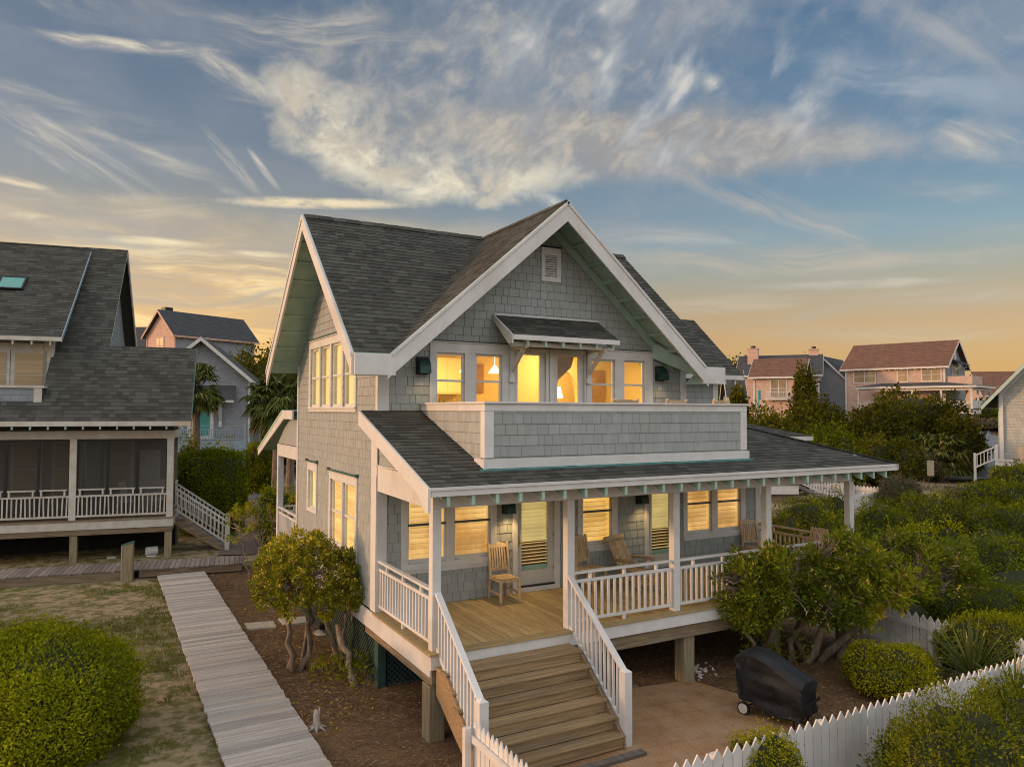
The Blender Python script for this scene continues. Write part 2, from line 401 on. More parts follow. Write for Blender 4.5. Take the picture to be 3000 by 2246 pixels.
def siding(name, c1, pitch=.2, tv=.08, shake=True):
    """far walls: courses of shakes or clapboards as relief, with shade painted along each lower edge"""
    mt, nt, bs = newmat(name); oc = ocoord(nt)
    sp = nt.nodes.new('ShaderNodeSeparateXYZ'); nt.links.new(oc.k, sp.inputs[0]); x, y, z = (S(nt, o) for o in sp.outputs)
    row = z / pitch; fr = row.f('FRACT'); idx = row.f('FLOOR')
    a = (x + y) * 4.2 + idx * 1.73; wn = nt.nodes.new('ShaderNodeTexWhiteNoise'); wn.noise_dimensions = '2D'
    con(nt, vec(nt, a.f('FLOOR'), idx), wn.inputs['Vector'])
    k = S(nt, wn.outputs['Value']) * (tv * 2) + (1 - tv)
    n = noise(nt, oc, 1.2, 4.); k = k * sstep(.3, .7, n, .92, 1.05)
    if shake: k = k * sstep(0., .07, (a.f('FRACT') - .5).f('ABSOLUTE') * -1. + .5, .72, 1.)
    k = k * sstep(0., .12, fr, .55, 1.)  # shadow line at the foot of each course, painted into the colour
    col = mixc(nt, 1., c1, vec(nt, k, k, k), 'MULTIPLY'); nt.links.new(col.k, bs.inputs['Base Color']); bs.inputs['Roughness'].default_value = .75
    bs.inputs['Specular IOR Level'].default_value = .2
    bumpy(nt, bs, fr * -1., .6, pitch * .1)
    return mt
def farroof(name, c1, c2, pitch=.2):
    mt, nt, bs = newmat(name); oc = ocoord(nt)
    sp = nt.nodes.new('ShaderNodeSeparateXYZ'); nt.links.new(oc.k, sp.inputs[0]); x, y, z = (S(nt, o) for o in sp.outputs)
    row = z / pitch; fr = row.f('FRACT'); idx = row.f('FLOOR'); a = (x + y) * 2.6 + idx * 1.37
    wn = nt.nodes.new('ShaderNodeTexWhiteNoise'); wn.noise_dimensions = '2D'; con(nt, vec(nt, a.f('FLOOR'), idx), wn.inputs['Vector'])
    k = S(nt, wn.outputs['Value']); col = mixc(nt, k, c1, c2)
    g = sstep(0., .25, fr, .6, 1.); col = mixc(nt, 1., col, vec(nt, g, g, g), 'MULTIPLY')
    nt.links.new(col.k, bs.inputs['Base Color']); bs.inputs['Roughness'].default_value = .85; bs.inputs['Specular IOR Level'].default_value = .2
    bumpy(nt, bs, fr * -1., .5, .03)
    return mt
M = {}
M['felt'] = mat('felt_joint', (.085, .078, .066), rough=.9)
M['white'] = mat('white_paint', (.63, .62, .60), (.57, .56, .54), .5, 3., tv=.05, c3=(.52, .50, .46), bump=.12, bns=40, stretch=(1, 1, 1))
M['trim'] = M['white']
M['shingle'] = mat('shingle_paint', (.318, .342, .330), (.290, .314, .304), .62, 2.5, tv=.06, c3=(.292, .308, .288), bump=.35, bns=18, bd=.006, stretch=(3, 3, .7))
M['sage'] = mat('sage_paint', (.36, .50, .43), (.30, .43, .37), .55, 3., tv=.06)
M['roof'] = mat('roof_shingle', (.068, .068, .058), (.053, .056, .050), .9, 55., 3., tv=.34, c3=(.078, .070, .056), bump=.5, bns=300, bd=.004, spec=.2)
M['ridge'] = M['roof']
M['deckx'] = mat('deck_wood_across', (.43, .32, .15), (.30, .22, .10), .62, 5., 6., (.5, 9, 9), tv=.16, c3=(.27, .21, .13), bump=.25, bns=30)
M['decky'] = mat('deck_wood_along', (.48, .355, .165), (.34, .245, .11), .62, 5., 6., (9, .5, 9), tv=.16, c3=(.28, .21, .12), bump=.25, bns=30)
M['stairw'] = mat('stair_wood', (.33, .225, .115), (.20, .135, .068), .65, 4., 6., (.35, 9, 9), tv=.2, c3=(.21, .18, .135), bump=.3, bns=30)
M['beamw'] = mat('weathered_beam', (.25, .185, .115), (.15, .105, .065), .75, 4., 6., (.5, .5, 6), tv=.15, c3=(.22, .2, .14), bump=.3)
M['pier'] = mat('pier_wood', (.27, .225, .135), (.18, .15, .095), .75, 4., 6., (6, 6, .4), tv=.12, c3=(.24, .22, .13), bump=.35, bns=25)
M['walkx'] = mat('boardwalk_wood', (.40, .385, .36), (.26, .245, .225), .7, 4., 7., (.3, 12, 12), tv=.22, c3=(.36, .29, .22), bump=.4, bns=24)
M['walky'] = mat('old_boardwalk_wood', (.20, .175, .155), (.125, .105, .09), .75, 4., 7., (12, .3, 12), tv=.3, c3=(.17, .125, .09), bump=.4, bns=24)
M['teak'] = mat('teak', (.60, .45, .27), (.46, .33, .19), .55, 6., 5., (4, 4, 1), tv=.12, bump=.15)
M['teakgrey'] = mat('weathered_teak', (.46, .36, .25), (.32, .245, .165), .6, 6., 5., (4, 4, 1), tv=.15, bump=.15)
M['lattice'] = mat('dark_green_lattice', (.028, .060, .052), (.020, .044, .040), .6, 4., tv=.2)
M['copper'] = mat('aged_copper', (.030, .042, .040), (.035, .11, .09), .45, 9., metal=.6, tv=.1, c3=(.05, .028, .02))
M['flash'] = mat('green_flashing', (.05, .13, .11), (.035, .09, .08), .5, 5.)
M['flashb'] = mat('verdigris_flashing', (.07, .36, .33), (.05, .25, .25), .5, 5.)
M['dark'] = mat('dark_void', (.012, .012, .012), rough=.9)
M['darkmetal'] = mat('dark_metal', (.03, .03, .032), rough=.45, metal=.5)
M['brass'] = mat('brass', (.5, .38, .18), rough=.35, metal=.9)
M['door'] = mat('door_paint', (.50, .50, .45), (.46, .46, .42), .45, 2.)
M['glass'] = glass('window_glass')
M['glowback'] = glow('glow_between_slats', (.42, .19, .04), (.52, .25, .06), .42, tv=.0)
M['blind'] = glow('lit_shutter', (.62, .28, .06), (1.0, .60, .21), .66, 1.6, (1, 1, .8), base=(.50, .37, .2), tv=.2)
M['blindhot'] = glow('bright_lit_shutter', (.74, .38, .07), (1., .60, .17), .75, 1.4, (1, 1, 2.), base=(.55, .42, .25), tv=.3)
M['curtain'] = glow('lit_curtain', (.95, .60, .18), (1., .74, .30), .80, 2., (5, 5, .3), base=(.6, .5, .3), tv=.15)
M['doorblind'] = glow('lit_door_shade', (.64, .43, .14), (.82, .58, .21), .58, 1.2, base=(.5, .45, .3), tv=.12)
M['doorlow'] = mat('brown_interior', (.20, .095, .04), (.12, .055, .025), .6, 3.)
M['bulb'] = glow('lamp_bulb', (1., .72, .38), (1., .75, .4), 3., tv=0.)
M['room'] = mat('interior_plaster', (.74, .56, .27), (.70, .52, .24), .8, 1.)
M['cab'] = mat('cabinet_paint', (.80, .66, .38), (.76, .60, .33), .6, 1.)
M['roomdark'] = mat('interior_wood', (.40, .22, .10), (.28, .15, .07), .6, 3.)
M['screen'] = mat('insect_screen', (.035, .032, .027), (.028, .026, .022), .7, 2.)
M['concrete'] = mat('pale_stone', (.42, .37, .29), (.33, .29, .22), .85, 9., 6., tv=.05, bump=.4, bns=60)
M['bark'] = mat('bark', (.25, .19, .13), (.13, .095, .066), .85, 6., 6., (3, 3, .7), tv=.25, c3=(.27, .22, .17), bump=.6, bns=25, bd=.02)
M['twig'] = mat('grey_twig', (.38, .30, .22), (.24, .185, .135), .85, 6., tv=.35)
M['shade'] = mat('dark_blocker_core', (.036, .042, .010), (.020, .026, .006), .95, 7., 5., bump=.8, bns=9, bd=.1)  # dark colour for the cores added inside foliage to block light
M['leaf_yew'] = leafmat('hedge_leaf', (.10, .130, .004), (.37, .39, .010), (.58, .53, .02), .15)
M['leaf_box'] = leafmat('box_leaf', (.15, .165, .005), (.50, .47, .012), (.74, .61, .03), .22)
M['leaf_hedge'] = leafmat('clipped_hedge_leaf', (.072, .095, .004), (.26, .275, .008), (.42, .40, .015), .14)
M['leaf_pit'] = leafmat('pittosporum_leaf', (.10, .120, .008), (.38, .37, .018), (.80, .60, .05), .28)
M['leaf_pitd'] = leafmat('dark_pittosporum_leaf', (.070, .098, .009), (.28, .31, .018), (.66, .46, .04), .10)
M['leaf_cedar'] = leafmat('cedar_leaf', (.042, .045, .004), (.155, .150, .010), (.26, .22, .018), .14)
M['leaf_myrtle'] = leafmat('myrtle_leaf', (.062, .085, .006), (.235, .255, .012), (.38, .36, .02), .14)
M['leaf_palm'] = leafmat('palm_frond', (.055, .075, .018), (.17, .19, .045), (.46, .36, .18), .12, .2)
M['leaf_dry'] = leafmat('dry_brush', (.10, .080, .050), (.21, .17, .10), (.30, .24, .14), .2, .15)
M['flower'] = leafmat('blossom', (.66, .47, .05), (.82, .62, .08), (.84, .74, .30), .25)
M['black'] = mat('black_cover_cloth', (.010, .010, .011), (.016, .017, .019), .55, 3., bump=.3, bns=14, bd=.02, spec=.3)
M['patio'] = None

# ------------------------------------------------------------------ ground
def hgt(x, y):
    w = (x - CAM.x) * FH.x + (y - CAM.y) * FH.y; l = (x - CAM.x) * RT.x + (y - CAM.y) * RT.y
    k = min(1, max(0, (w - 56) / 32)); k = k * k * (3 - 2 * k)
    b = min(1, max(0, (w - 20) / 20))
    return GZ + 3.7 * k + b * (.16 * math.sin(x * .31 + 1) * math.cos(y * .27) + .1 * math.sin(x * .83 + y * .6)) + (k * .5 * math.sin(x * .11 + 2) * math.sin(y * .13))
def ground_mat():
    mt, nt, bs = newmat('sand_grass_and_pine_straw'); oc = ocoord(nt)
    sp = nt.nodes.new('ShaderNodeSeparateXYZ'); nt.links.new(oc.k, sp.inputs[0]); x, y, z = (S(nt, o) for o in sp.outputs)
    wob = (noise(nt, oc, .9, 4.) - .5) * .8
    x2 = x + wob; y2 = y + wob
    n1 = noise(nt, oc, .55, 7., .62); n2 = noise(nt, oc, 3.2, 7., .66); n3 = noise(nt, oc, 16., 5., .65); n4 = noise(nt, mapv(nt, oc, (1, 1, 1), (0, 0, .6)), 60., 3., .7)
    sand = mixc(nt, n3, (.36, .285, .18), (.26, .20, .125))
    grass = mixc(nt, n3, (.075, .095, .018), (.13, .125, .035))
    thatch = mixc(nt, n3, (.15, .135, .05), (.10, .095, .034))
    lawn = mixc(nt, sstep(.40, .60, n2), sand, thatch)
    lawn = mixc(nt, sstep(.50, .64, (n1 + n2) * .5) , lawn, grass)
    straw = mixc(nt, sstep(.35, .66, n4), (.105, .062, .034), (.29, .185, .10))
    straw = mixc(nt, sstep(.40, .62, n2), straw, mixc(nt, n3, (.085, .048, .027), (.19, .115, .066)))
    straw = mixc(nt, sstep(.64, .74, n1 * .6 + n2 * .4), straw, mixc(nt, n3, (.25, .18, .11), (.17, .12, .075)))
    dune = mixc(nt, sstep(.44, .58, (n1 + n2) * .5), (.36, .27, .17), mixc(nt, n3, (.10, .085, .045), (.16, .125, .07)))
    bed = sstep(-2.3, -2.1, x2) * sstep(15.2, 14.8, y2)
    bed2 = sstep(10.6, 10.2, x2)
    col = mixc(nt, bed * bed2, lawn, straw)
    col = mixc(nt, sstep(10.2, 12., x2).f('MAXIMUM', sstep(24, 28, y2)), col, dune)
    nt.links.new(col.k, bs.inputs['Base Color']); bs.inputs['Roughness'].default_value = .92; bs.inputs['Specular IOR Level'].default_value = .1
    bumpy(nt, bs, n4 * .5 + n3 + n2 * 1.5, .9, .04)
    return mt
def make_ground():
    xs = sorted(set([round(-60 + 2.5 * i, 2) for i in range(77)] + [-3000, -1200, -500, -220, -120, 180, 260, 420, 800, 1500, 3000]))
    ys = sorted(set([round(-20 + 2.5 * i, 2) for i in range(64)] + [-400, -60, 160, 220, 400, 900, 2000, 4000]))
    vv = [(x, y, hgt(x, y)) for y in ys for x in xs]; n = len(xs)
    ff = [[j * n + i, j * n + i + 1, (j + 1) * n + i + 1, (j + 1) * n + i] for j in range(len(ys) - 1) for i in range(n - 1)]
    tag(link_mesh('ground', vv, ff, [.5] * len(ff), ground_mat(), smooth=True), kind='structure')
make_ground()
def sheet(name, pts, mt, dz=.012, sub=6):
    """a paved sheet draped on the ground"""
    mb = MB(); pts = [V((p[0], p[1], 0)) for p in pts]
    c = sum(pts, V((0, 0, 0))) / len(pts)
    for k in range(len(pts)):
        a, b = pts[k], pts[(k + 1) % len(pts)]
        for i in range(sub):
            q = [c + (a - c) * (i / sub), c + (b - c) * (i / sub), c + (b - c) * ((i + 1) / sub), c + (a - c) * ((i + 1) / sub)]
            if i == 0: q = q[1:]
            mb.face([(p.x, p.y, hgt(p.x, p.y) + dz) for p in q])
    return tag(mb.build(name, mt), kind='structure')
M['asphalt'] = mat('grey_paving', (.155, .16, .17), (.11, .115, .125), .85, 6., 6., bump=.3, bns=80)
M['gravel'] = mat('pale_road', (.19, .195, .21), (.13, .135, .15), .85, 1.5, 6., bump=.3, bns=40)
M['brickpath'] = mat('brick_path', (.15, .105, .08), (.095, .07, .055), .85, 8., 6., bump=.4, bns=30)
sheet('driveway', [WG(520, 1098), WG(560, 1052), WG(585, 1038), WG(600, 1015), WG(660, 1000), WG(700, 1040), WG(640, 1110)], M['asphalt'], .05)
sheet('path', [WG(470, 1200), WG(548, 1196), WG(660, 1160), WG(655, 1100), WG(520, 1103)], M['brickpath'], .035)
sheet('road', [WG(2010, 1036), WG(2140, 1036), WG(2175, 1008), WG(2165, 985), WG(2120, 976), WG(2085, 996)], M['gravel'], .12)
sheet('road', [WG(2050, 967), WG(2165, 972), WG(2165, 962), WG(2100, 960)], M['gravel'], .45)
def tile_mat():
    mt, nt, bs = newmat('terracotta_patio_tile'); oc = ocoord(nt)
    b = nt.nodes.new('ShaderNodeTexBrick'); nt.links.new(mapv(nt, oc, (1, 1, 1), (0, 0, R(8))).k, b.inputs['Vector'])
    b.offset = .0; b.inputs['Scale'].default_value = 1.; b.inputs['Brick Width'].default_value = .46; b.inputs['Row Height'].default_value = .46
    b.inputs['Mortar Size'].default_value = .006; b.inputs['Color1'].default_value = (.30, .165, .075, 1); b.inputs['Color2'].default_value = (.345, .20, .095, 1)
    b.inputs['Mortar'].default_value = (.19, .11, .058, 1); b.inputs['Mortar Smooth'].default_value = .6; b.inputs['Bias'].default_value = 0
    c = S(nt, b.outputs['Color']); n = noise(nt, oc, 1.4, 6., .65)
    c = mixc(nt, sstep(.45, .72, n) * .75, c, (.36, .27, .18)); c = mixc(nt, sstep(.5, .35, n) * .5, c, (.17, .10, .055))
    n2 = noise(nt, oc, 34., 4., .7); k = sstep(.25, .75, n2, .78, 1.16); c = mixc(nt, 1., c, vec(nt, k, k, k), 'MULTIPLY')
    nt.links.new(c.k, bs.inputs['Base Color']); bs.inputs['Roughness'].default_value = .78
    bumpy(nt, bs, S(nt, b.outputs['Fac']) * -.6 + n2 * .25, .5, .01)
    return mt
mb = MB(); mb.prism([(-.15, -3.7, GZ - .05), (4.3, -3.78, GZ - .05), (5.2, -3.2, GZ - .05), (5.75, -1.9, GZ - .05), (5.62, -.9, GZ - .05), (5.35, .05, GZ - .05), (4.2, .26, GZ - .05), (2.6, .26, GZ - .05), (-.15, -1.5, GZ - .05)], (0, 0, .075), .5)
tag(mb.build('patio', tile_mat()), kind='structure')
mb = MB(); mb.box(2.66, 4.25, .27, .36, GZ, GZ + .06); mb.box(-.1, 2.62, -1.98, -1.84, GZ + .02, GZ + .075)
tag(mb.build('patio_edging', M['walky']), kind='structure')

# ------------------------------------------------------------------ the house
H = root('shingled_house', (3.8, 5.5, GZ), 'grey shingled two storey cottage with lit windows, wraparound porch and front balcony', 'house', world=True)
D = 2.636; XR = 10.02; XU = 7.575
FF = Fr((0, D, 0), (1, 0, 0), (0, 0, 1), (0, -1, 0))       # front wall, s = x
FL = Fr((0, 0, 0), (0, 1, 0), (0, 0, 1), (-1, 0, 0))       # left wall, s = y
SL = .866; ZE, ZR, YE, YR, YB = 4.765, 8.02, 1.784, 5.54, 9.29
OVL, XLE = -.741, 7.98; XA = 3.663; XB0, XB1 = XA - 3.756, XA + 3.756
def shingles(name, F, conv, holes=(), seed=0, row=.185, w=(.12, .27), th=.012, m='shingle'):
    return shingle(MB(), F, conv, row, *w, th, .008, holes, 0., seed, .0015).build(name, M[m], H)
front_lo = [(.60, 1.41, .82, 2.28), (1.57, 2.38, .82, 2.28), (3.0, 3.9, .03, 2.05), (4.63, 5.42, .83, 2.28), (6.44, 7.25, .03, 2.05), (7.61, 8.40, .84, 2.28), (8.57, 9.36, .84, 2.28)]
front_up = [(1.16, 1.78, 3.74, 4.89), (2.02, 2.63, 3.74, 4.89), (2.90, 3.68, 2.98, 4.95), (3.87, 4.67, 2.98, 4.95), (4.86, 5.50, 3.74, 4.89), (5.75, 6.35, 3.74, 4.89)]
shingles('wall', FF, [(.0, .0), (XR, 0), (XR, 2.5), (.0, 2.5)], front_lo, 1, .178)
shingles('wall', FF, [(0, 2.5), (XU, 2.5), (XU, 4.85), (XA, 4.85 + (XU - XA) * SL - .25), (0, 4.85)], front_up, 2, .172)
left_h = [(3.93, 5.78, .80, 2.22), (7.06, 7.80, 1.36, 2.28), (4.06, 4.90, 3.82, 5.24), (4.99, 5.83, 3.82, 5.24), (5.92, 6.76, 3.82, 5.24), (6.85, 7.70, 3.82, 5.24)]
shingles('wall', FL, [(D, -.02), (9.06, -.02), (9.06, 4.95), (YR + .02, 8.0), (YR - .02, 8.0), (D, 5.4)], left_h, 3, .176)
mb = MB(); mb.box(7.56, XU, D + .1, 9.0, 2.6, 5.2, .3); mb.box(10.0, XR, D + .1, 9.0, -.1, 3.2, .3); mb.box(.3, 10., 9.0, 9.06, -.1, 5.2, .3)
mb.build('wall', M['shingle'], H)
# gable triangle tops are closed by the roofs; corner boards
mb = MB()
mb.box(-.03, -.0, D - .03, D + .30, -.02, 3.55); mb.box(-.03, .18, D - .032, D - .0, 0., 2.52)                # lower front left
mb.build('corner_board', M['white'], H, .004)
MB().box(-.03, .0, D - .03, D + .09, 3.6, 5.3).box(.0, .20, D - .032, D, 3.6, 4.9).build('corner_board', M['white'], H, .004)
MB().box(7.42, XU + .02, D - .03, D, 3.7, 5.0).build('corner_board', M['white'], H, .004)
MB().box(9.86, XR + .02, D - .03, D, .0, 2.4).build('corner_board', M['white'], H, .004)
MB().box(-.03, .0, 8.94, 9.08, -.02, 4.95).build('corner_board', M['white'], H, .004)

# --- roofs
def rooffr(O, U, T): U = V(U); T = V(T).normalized(); return Fr(O, U, T, U.cross(T))
LR = math.hypot(1, SL); RUN = (YR - YE) * LR
def roof(name, F, conv, seed, row=.135, w=(.14, .34), th=.012, thick=.07, under='sage'):
    mb = shingle(MB(), F, conv, row, *w, th, .004, (), 0., seed, .002, True, .006)
    o = mb.build(name, M['roof'], H)
    n = len(conv); u = MB(); a = [F.P(x, y, -.004) for x, y in conv]; u.prism(a, -F.N * thick, .5)
    u.build('roof_deck', M[under], o)
    return o
# long roof, front slope: left piece, right piece
RA = rooffr((0, YE, ZE), (1, 0, 0), (0, 1, SL))
roof('roof', RA, [(OVL, 0), (XB0, 0), (XA, RUN), (OVL, RUN)], 11)
roof('roof', RA, [(XB1, 0), (XLE, 0), (XLE, RUN), (XA, RUN)], 12)
RB = rooffr((0, YB, ZE), (-1, 0, 0), (0, -1, SL))
roof('roof', RB, [(-XLE, 0), (-OVL, 0), (-OVL, RUN), (-XLE, RUN)], 13, .27, (.3, .6))
# front gable
RL = rooffr((XB0, 0, ZE), (0, -1, 0), (1, 0, SL)); RRr = rooffr((XB1, 0, ZE), (0, 1, 0), (-1, 0, SL))
roof('roof', RL, [(-YR, RUN), (-YE, 0), (-YE, RUN)], 14)
roof('roof', RRr, [(YE, 0), (YR, RUN), (YE, RUN)], 15)
# ridge caps
mb = MB()
for k in range(28):
    x = OVL + k * .312; mb.beam((x, YR - .07, ZR - .04 + .004 * (k % 2)), (x + .3, YR - .07, ZR - .03), .17, .02, (0, -SL, 1)); mb.beam((x, YR + .07, ZR - .04), (x + .3, YR + .07, ZR - .03), .17, .02, (0, SL, 1))
mb.build('ridge_cap', M['roof'], H)
mb = MB()
for k in range(12):
    y = YE + k * .312; mb.beam((XA - .07, y, ZR - .03), (XA - .07, y + .3, ZR - .035), .17, .02, (-SL, 0, 1)); mb.beam((XA + .07, y, ZR - .03), (XA + .07, y + .3, ZR - .035), .17, .02, (SL, 0, 1))
mb.build('ridge_cap', M['roof'], H)
# barge boards: front gable (chevron with level returns), left gable
def rake(F_pt, a, b, nrm, wdt, drop=.02, th=.045):
    """board under the roof edge from a to b (top edge line), width measured down the normal in the board's plane"""
    a = V(a); b = V(b); d = (b - a).normalized(); n = V(nrm); dn = d.cross(n);
    if dn.z > 0: dn = -dn
    return a, b, dn, n
def bargeboard(a, b, nrm, wdt, th=.045, parent=H, off=.012, m='white'):
    """off: below the roof surface"""
    a, b, dn, n = rake(None, a, b, nrm, wdt)
    a = a + dn * off; b = b + dn * off
    return MB().hexa([a, b, b + n * th, a + n * th, a + dn * wdt, b + dn * wdt, b + dn * wdt + n * th, a + dn * wdt + n * th], .5).build('barge_board', M[m], parent, .004)
apex = V((XA, YE, ZR))
# chevron as two mitred boards
def chevron(cx, y, zr, x0, ze, wd, th, ydir, sl):
    # left board outline in x-z, mitred at the apex, right one mirrored
    dz = wd * math.hypot(1, sl)
    for sg in (-1, 1):
        X = lambda q: cx + sg * q
        half = abs(x0 - cx)
        pts = [(X(0), y, zr), (X(half), y, ze), (X(half), y, ze - dz), (X(0), y, zr - dz)]
        MB().prism(pts, (0, ydir * th, 0), .5).build('barge_board', M['white'], H, .004)
WD = .30
chevron(XA, YE - .01, ZR - .025, XB0 - .05, ZE - .068, WD, .045, -1, SL)
mb = MB().box(OVL - .0, XB0 + .10, YE - .06, YE - .004, ZE - .40, ZE - .02); mb.build('eave_fascia', M['white'], H, .004)
mb = MB().box(XB1 - .10, XLE, YE - .06, YE - .004, ZE - .40, ZE - .02); mb.build('eave_fascia', M['white'], H, .004)
mb = MB().prism([(OVL, YE, ZE - .40), (OVL, YE, ZE - .02), (OVL, YE + .12, ZE + .02), (OVL, YE + .20, ZE - .40)], (.72, 0, 0)); mb.build('eave_return', M['sage'], H)
mb = MB().prism([(XLE, YE, ZE - .40), (XLE, YE, ZE - .02), (XLE, YE + .12, ZE + .02), (XLE, YE + .8, ZE - .40)], (-.5, 0, 0)); mb.build('eave_return', M['sage'], H)
# thin crown strip on top of the chevron, copper drip colour
for sg, (x0) in ((-1, XB0), (1, XB1)):
    bargeboard((x0, YE - .055, ZE - .004), (XA, YE - .055, ZR - .004), (0, -1, 0), .055, .02, m='white')
# left gable boards
dzl = .24 * LR
for sg, ye in ((-1, YE), (1, YB)):
    MB().prism([(OVL, YR, ZR - .02), (OVL, ye, ZE - .02), (OVL, ye, ZE - .02 - dzl * 1.15), (OVL, YR, ZR - .02 - dzl)], (-.045, 0, 0), .5).build('barge_board', M['white'], H, .004)
    MB().prism([(OVL - .046, YR, ZR + .0), (OVL - .046, ye, ZE), (OVL - .046, ye, ZE - .09), (OVL - .046, YR, ZR - .09)], (-.02, 0, 0), .5).build('barge_moulding', M['white'], H)
# soffit boards (sage) with lookouts under the left and front overhangs
for k in range(9):
    y = YE + .35 + k * .42
    for (p, q) in (((OVL + .03, y, ZE + (y - YE) * SL - .11), (-.02, y, ZE + (y - YE) * SL - .11)), ((OVL + .03, YB - (y - YE), ZE + (y - YE) * SL - .11), (-.02, YB - (y - YE), ZE + (y - YE) * SL - .11))):
        if y < YR - .15: MB().beam(p, q, .05, .07, (0, -SL, 1)).build('lookout', M['sage'], H)
for k in range(8):
    d = .55 + k * .42
    for sg in (-1, 1):
        x = XA + sg * (3.75 - d) ; z = ZE + d * SL - .115
        if abs(x - XA) > .15: MB().beam((x, YE + .03, z), (x, D - .02, z), .05, .08, (sg * SL, 0, 1)).build('lookout', M['sage'], H)
# frieze bands where the soffits meet the walls
for sg in (-1, 1):
    MB().prism([(XA, D - .02, ZR - .12), (XA + sg * 3.5, D - .02, ZR - .12 - 3.5 * SL), (XA + sg * 3.5, D - .02, ZR - .34 - 3.5 * SL), (XA, D - .02, ZR - .34)], (0, -.03, 0), .4).build('frieze', M['sage'], H)
# eave bracket at the right foot of the front gable
MB().prism([(6.55, D - .03, 5.30), (6.52, D - .03, 4.98), (7.72, YE + .0, 4.37), (7.60, YE + .0, 4.68)], (.05, .02, .05)).build('eave_bracket', M['sage'], H)

# --- porch roof: front slope, hip to the right
SP = (3.743 - 2.614) / (D + .702); YEV, ZEV, XE0, XE1 = -.702, 2.614, -.343, 10.638
LP = math.hypot(1, SP); RP = (D - YEV) * LP
RPf = rooffr((0, YEV, ZEV), (1, 0, 0), (0, 1, SP))
hipx = XE1 - (D - YEV)
roof('porch_roof', RPf, [(XE0, 0), (XE1, 0), (hipx, RP), (XE0, RP)], 21, .142, (.15, .36), .013, .05)
RPr = rooffr((XE1, 0, ZEV), (0, 1, 0), (-1, 0, SP))
roof('porch_roof', RPr, [(YEV, 0), (4.6, 0), (4.6, RP), (D, RP)], 22, .142, (.15, .36), .013, .05)
mb = MB()
for k in range(11):
    a = V((XE1 - k * .3 + .02, YEV + k * .3 - .02, ZEV + k * .3 * SP + .012)); b = a + V((-.3, .3, .3 * SP))
    mb.beam(a, b, .2, .02)
mb.build('ridge_cap', M['roof'], H)
MB().box(XE0, XE1, YEV - .022, YEV + .0, ZEV - .045, ZEV + .004).box(XE0 + .02, XE1 - .02, YEV, YEV + .025, ZEV - .135, ZEV - .03).build('eave_fascia', M['white'], H, .003)
MB().box(XE1, XE1 + .022, YEV, 4.6, ZEV - .13, ZEV + .0).build('eave_fascia', M['white'], H, .003)
MB().prism([(XE0, YEV - .02, ZEV - .005), (XE0, D + .0, ZEV + (D - YEV) * SP - .005), (XE0, D + .0, ZEV + (D - YEV) * SP - .27), (XE0, YEV + .34, ZEV - .14), (XE0, YEV + .1, ZEV - .36), (XE0, YEV - .02, ZEV - .36)], (-.04, 0, 0), .5).build('barge_board', M['white'], H, .004)
for k in range(26):
    x = XE0 + .28 + k * .412
    MB().prism([(x, YEV + .026, ZEV - .285), (x, YEV + .026, ZEV - .03), (x, -.005, ZEV + (-.005 - YEV) * SP - .05), (x, -.005, ZEV + (-.005 - YEV) * SP - .25)], (.055, 0, 0)).build('rafter_tail', M['sage'], H)
for k in range(5):
    y = -.2 + k * .6
    MB().prism([(XE1 - .026, y, ZEV - .2), (XE1 - .026, y, ZEV - .03), (XE1 - .75, y, ZEV + .75 * SP - .05), (XE1 - .75, y, ZEV + .75 * SP - .2)], (0, .045, 0)).build('rafter_tail', M['sage'], H)
# porch ceiling, beams, gable end filling
MB().box(-.0, 10.0, .14, D - .03, 2.52, 2.55, .4).build('porch_ceiling', M['sage'], H)
MB().box(.0, 10.05, .0, .14, 2.21, 2.52).build('porch_beam', M['white'], H, .004)
MB().box(9.91, 10.05, .145, D - .04, 2.21, 2.52).build('porch_beam', M['white'], H, .004)
mb = MB().prism([(-.012, .10, 2.20), (-.012, D + .0, 2.24), (-.012, D, 2.70), (-.012, .1, 2.66)], (.05, 0, 0), .5).box(-.03, .0, .3, D, 2.70, 2.725)
mb.build('porch_beam', M['white'], H, .004)
FG = Fr((0.0, 0, 0), (0, 1, 0), (0, 0, 1), (-1, 0, 0))
shingle(MB(), FG, [(.05, 2.72), (D + .02, 2.72), (D + .02, 3.62), (.05, 2.77)], .176, .12, .25, .012, .005, (), -.02, 5).build('wall', M['shingle'], H)
# posts
PXS = [0., 2.515, 4.90, 7.36, 9.96]
for x in PXS: MB().box(x, x + .15, 0, .15, .0, 2.21, .5).build('porch_post', M['white'], H, .006)
# deck
mb = MB(); x = .06
while x < 9.98:
    mb.box(x, x + .130, .07, D - .012, -.03, random.uniform(-.002, .001)); x += .14
mb.build('deck_floor', M['decky'], H)
mb = MB()
for a, b in ((-.09, 3.3), (3.304, 6.9), (6.904, 10.1)): mb.box(a, b, -.13, .065, -.034, .003)
mb.box(-.09, .055, .068, D - .01, -.034, .002); mb.box(9.985, 10.1, .068, D - .01, -.034, .002)
mb.build('deck_edge_board', M['deckx'], H, .004)
MB().box(-.06, 10.07, -.10, -.065, -.25, -.036).box(-.06, -.025, -.06, 9.1, -.36, -.036).build('deck_fascia', M['white'], H, .003)
MB().box(-.02, 10.05, -.045, .06, -.50, -.255).box(-.02, .06, .065, D + .6, -.52, -.365).box(9.95, 10.05, .065, D, -.5, -.255).build('deck_beam', M['beamw'], H, .006)
MB().box(.02, 9.98, .08, D, -.3, -.04, .2).build('deck_joists', M['beamw'], H)
for i, x in enumerate((-.04, 2.5, 5.16, 7.5, 9.8)):
    MB().box(x, x + .27, .03 if i else .0, .3, GZ - .1, -.505 if i else -.525).build('pier', M['pier'], H, .012)
